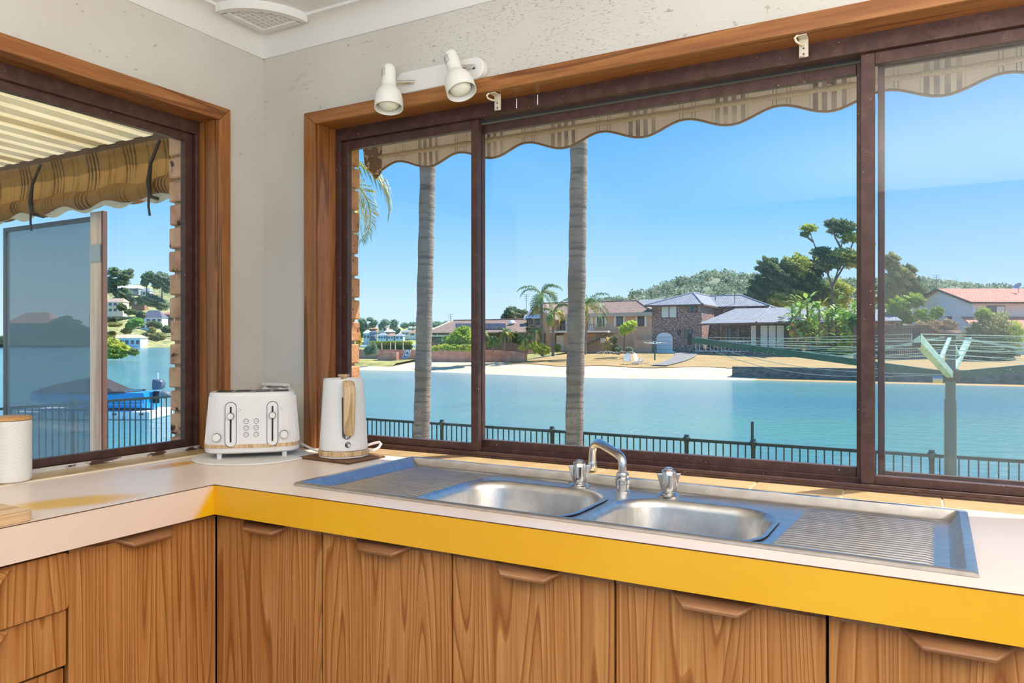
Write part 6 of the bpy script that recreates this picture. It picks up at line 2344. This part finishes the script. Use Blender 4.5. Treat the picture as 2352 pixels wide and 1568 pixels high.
for lab, bl_, st_, mt, n_ in (
        ('hillside spreading gum at the timber post, highest on the left', [(262, 625, 16, 12), (286, 632, 20, 12), (276, 648, 22, 9), (300, 622, 8, 6), (252, 655, 16, 20)], [[(268, 690), (268, 650), (280, 628)]], L_far, 2600),
        ('hillside bushy gum below the spreading gum', [(284, 675, 20, 16), (296, 690, 14, 14), (272, 672, 14, 10)], [[(286, 715), (286, 680)]], L_far, 1800),
        ('hillside tall slim gum in the middle of the left window', [(338, 638, 14, 13), (332, 650, 10, 8), (346, 630, 9, 8)], [[(337, 695), (337, 640)]], L_far, 1300),
        ('hillside large gum beside the weathered bricks', [(372, 640, 20, 17), (360, 652, 12, 12), (384, 655, 14, 18)], [[(372, 695), (372, 645)]], L_grey, 2200),
        ('hillside bright green round tree before the dark roofed house', [(313, 740, 18, 10), (300, 748, 12, 8)], None, leafmat('bright round tree', (126, 160, 84), (92, 128, 62)), 1300),
        ('hillside pale gums behind the dark roofed house', [(350, 690, 26, 16), (325, 690, 16, 12), (372, 700, 20, 14)], None, L_grey, 1900),
        ('hillside purple jacaranda by the long balconies', [(262, 720, 10, 6)], None, leafmat('jacaranda', (168, 150, 190), (140, 120, 160)), 400),
        ('hillside palms and shrubs behind the boat house', [(346, 770, 18, 10), (368, 772, 14, 9), (330, 772, 10, 8), (350, 758, 8, 8)], None, L_olive, 1500),
        ('hillside shrubs on the grass terrace left', [(262, 745, 18, 5), (256, 766, 12, 5), (290, 760, 12, 6)], None, L_olive, 900)):
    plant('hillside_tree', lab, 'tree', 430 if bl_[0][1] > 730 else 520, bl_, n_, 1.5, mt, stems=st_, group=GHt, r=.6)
plant('mangrove_bush', 'yellow green mangrove bush standing in the water behind the blue boat', 'shrub', 120, [(258, 795, 26, 20), (242, 790, 22, 22), (284, 803, 16, 14), (306, 808, 13, 8), (262, 815, 28, 9)], 3600, .42, None, mats=[L_mang, leafmat('mangrove dark', (120, 132, 60), (92, 104, 52))])
plant('mangrove_bush', 'dark strip of bush on the bank seen through the mesh screen', 'shrub', 388, [(110, 788, 70, 8), (30, 784, 60, 13), (180, 790, 40, 6)], 3000, 1.5, L_dark)

tiny_house('brown brick house with a dull red roof, added behind the mesh for a reflected one', 15, 118, 716, 742, 790, 392, m_tr, m_tk, 4, 'added stand-ins for the reflection', .25)  # added geometry in place of a house reflected in the left glass
plant('added_tree', 'dark tree beside the dull red roof, added for the trees in the reflection', 'tree', 395, [(150, 755, 40, 28), (190, 768, 30, 22), (130, 775, 30, 18)], 2600, 1.6, L_dark)  # added too, for dark trees of the same reflection
slope_ground('dark low bank across the water behind the mesh screen', -400, 212, 797.5, 385, 778, 470, M('dark bank', (96, 104, 70), .95))
for px_, py_, rx, rz, lab in ((352, 745, 16, 8, 'hillside shrubs under the balconies of the dark roofed house'), (278, 705, 10, 8, 'hillside shrub right of the long balconies'),
                              (322, 722, 10, 8, 'hillside shrub left of the slate roof'), (384, 756, 14, 9, 'hillside shrubs at the weathered bricks'),
                              (250, 735, 14, 7, 'hillside shrubs by the timber post above the peach roof'), (300, 716, 14, 6, 'hillside hedge below the grey roofed house')):
    plant('hillside_tree', lab, 'shrub', 440, [(px_, py_, rx, rz), (px_ + rx * .7, py_ + 2, rx * .6, rz * .8)], 800, 1.5, L_gum, group=GHt)
# boat on its pontoon: lengthwise across the view, stern to the right
bd_ = 30.0
Bo = at(328, 944, bd_)
Bo.z = -1.9
dirb = (RV * -1).normalized()
nb_ = FV
def bf(p):           # s along towards the bow, t away from viewer, z up from the water
    return Vector((Bo.x, Bo.y, -1.9)) + dirb * p[0] + nb_ * p[1] + Vector((0, 0, p[2]))
pt_ = thing('pontoon', 'white floating dock under the blue boat', 'dock', bf((2.4, .9, 0)))
for i in range(5):
    MB(bf).box((-.35 + i * 1.1, -.15, .0), (-.35 + i * 1.1 + 1.04, 1.95, .34)).build('float_block', m_fwhite, pt_, bevel=.04)
    MB(bf).box((-.35 + i * 1.1 + .25, -.2, .2), (-.35 + i * 1.1 + .4, -.15, .27)).build('cleat', m_ringg, pt_)
bt = thing('motor_boat', 'bright blue motor boat under a black cover on the floating dock', 'boat', bf((2.4, .9, .34)))
m_hull = M('blue hull', (22, 158, 224), .3)
hull = []
for s_, hw_, keel in ((0, .82, .36), (.6, .9, .36), (2.2, .92, .36), (3.6, .78, .4), (4.6, .42, .55), (5.1, .05, .78)):
    hull.append([bf((s_, .9 - hw_, 1.06 + .04 * s_ / 5)), bf((s_, .9 - hw_ * .95, .72)), bf((s_, .9 - hw_ * .8, .46 + (keel - .36))), bf((s_, .9, keel)), bf((s_, .9 + hw_ * .8, .46 + (keel - .36))), bf((s_, .9 + hw_ * .95, .72)), bf((s_, .9 + hw_, 1.06 + .04 * s_ / 5))])
MB().rings(hull).build('hull', m_hull, bt)
for z_ in (.6, .74, .86):
    MB(bf).bar((.05, .9 - .84 - .02 * (z_ > .7), z_), (3.4, .9 - .80, z_ + .02), .03, .035).build('strake', M('light blue strake', (96, 200, 240), .3), bt)
MB(bf).bar((0, .06, 1.05), (3.6, .1, 1.1), .05, .06).build('gunwale', m_hull, bt)
cv_ = MB()
cover = []
for s_, h_, hw_ in ((.75, 1.1, .9), (1.2, 1.28, .92), (2.2, 1.72, .94), (3.0, 1.62, .9), (4.0, 1.4, .7), (4.8, 1.2, .35)):
    cover.append([bf((s_, .9 - hw_, 1.03)), bf((s_, .9 - hw_ * .95, 1.13)), bf((s_, .9 - hw_ * .4, h_ - .08)), bf((s_, .9, h_)), bf((s_, .9 + hw_ * .4, h_ - .08)), bf((s_, .9 + hw_ * .95, 1.13)), bf((s_, .9 + hw_, 1.03))])
cv_.rings(cover)
cv_.build('cover', M('black canvas', (58, 54, 54), .75), bt)
MB(bf).tube([(.75, .12, 1.08), (.75, .12, 1.2), (.1, .12, 1.2), (.1, .12, 1.08)], .025, 8).build('grab_rail', m_chrome, bt)
om = MB(bf)
om.rings([[(cx_ + sx * .5, .9 + sy * .5, z_ - cx_ * .35) for sx, sy in ((-a_, -b2), (-a_ * .3, -b2 * 1.15), (a_ * .6, -b2), (a_, 0), (a_ * .6, b2), (-a_ * .3, b2 * 1.15), (-a_, b2))] for cx_, z_, a_, b2 in ((-.12, 1.12, .34, .3), (-.16, 1.2, .46, .36), (-.18, 1.36, .5, .38), (-.16, 1.5, .42, .32), (-.12, 1.56, .26, .2))])
omo = om.build('outboard_motor', M('grey cowl', (96, 104, 122), .3), bt, smooth=50)
MB(bf).box((-.22, .82, .6), (-.02, .98, 1.1)).build('motor_leg', m_black, omo)
MB(bf).lathe([(.05, 0), (.17, .05), (.2, .2), (.08, .36)], (-.3, .9, .95), 14, axis=(-1, 0, 0)).build('motor_prop', M('prop grey', (120, 124, 132), .4), omo, smooth=50)
pl = MB().tube([at(362, 948, 31.5), at(362, 856, 31.5)], .035, 8).build('mooring_pole', m_fwhite)
tag(pl, 'thin white mooring pole beside the outboard motor', 'pole')
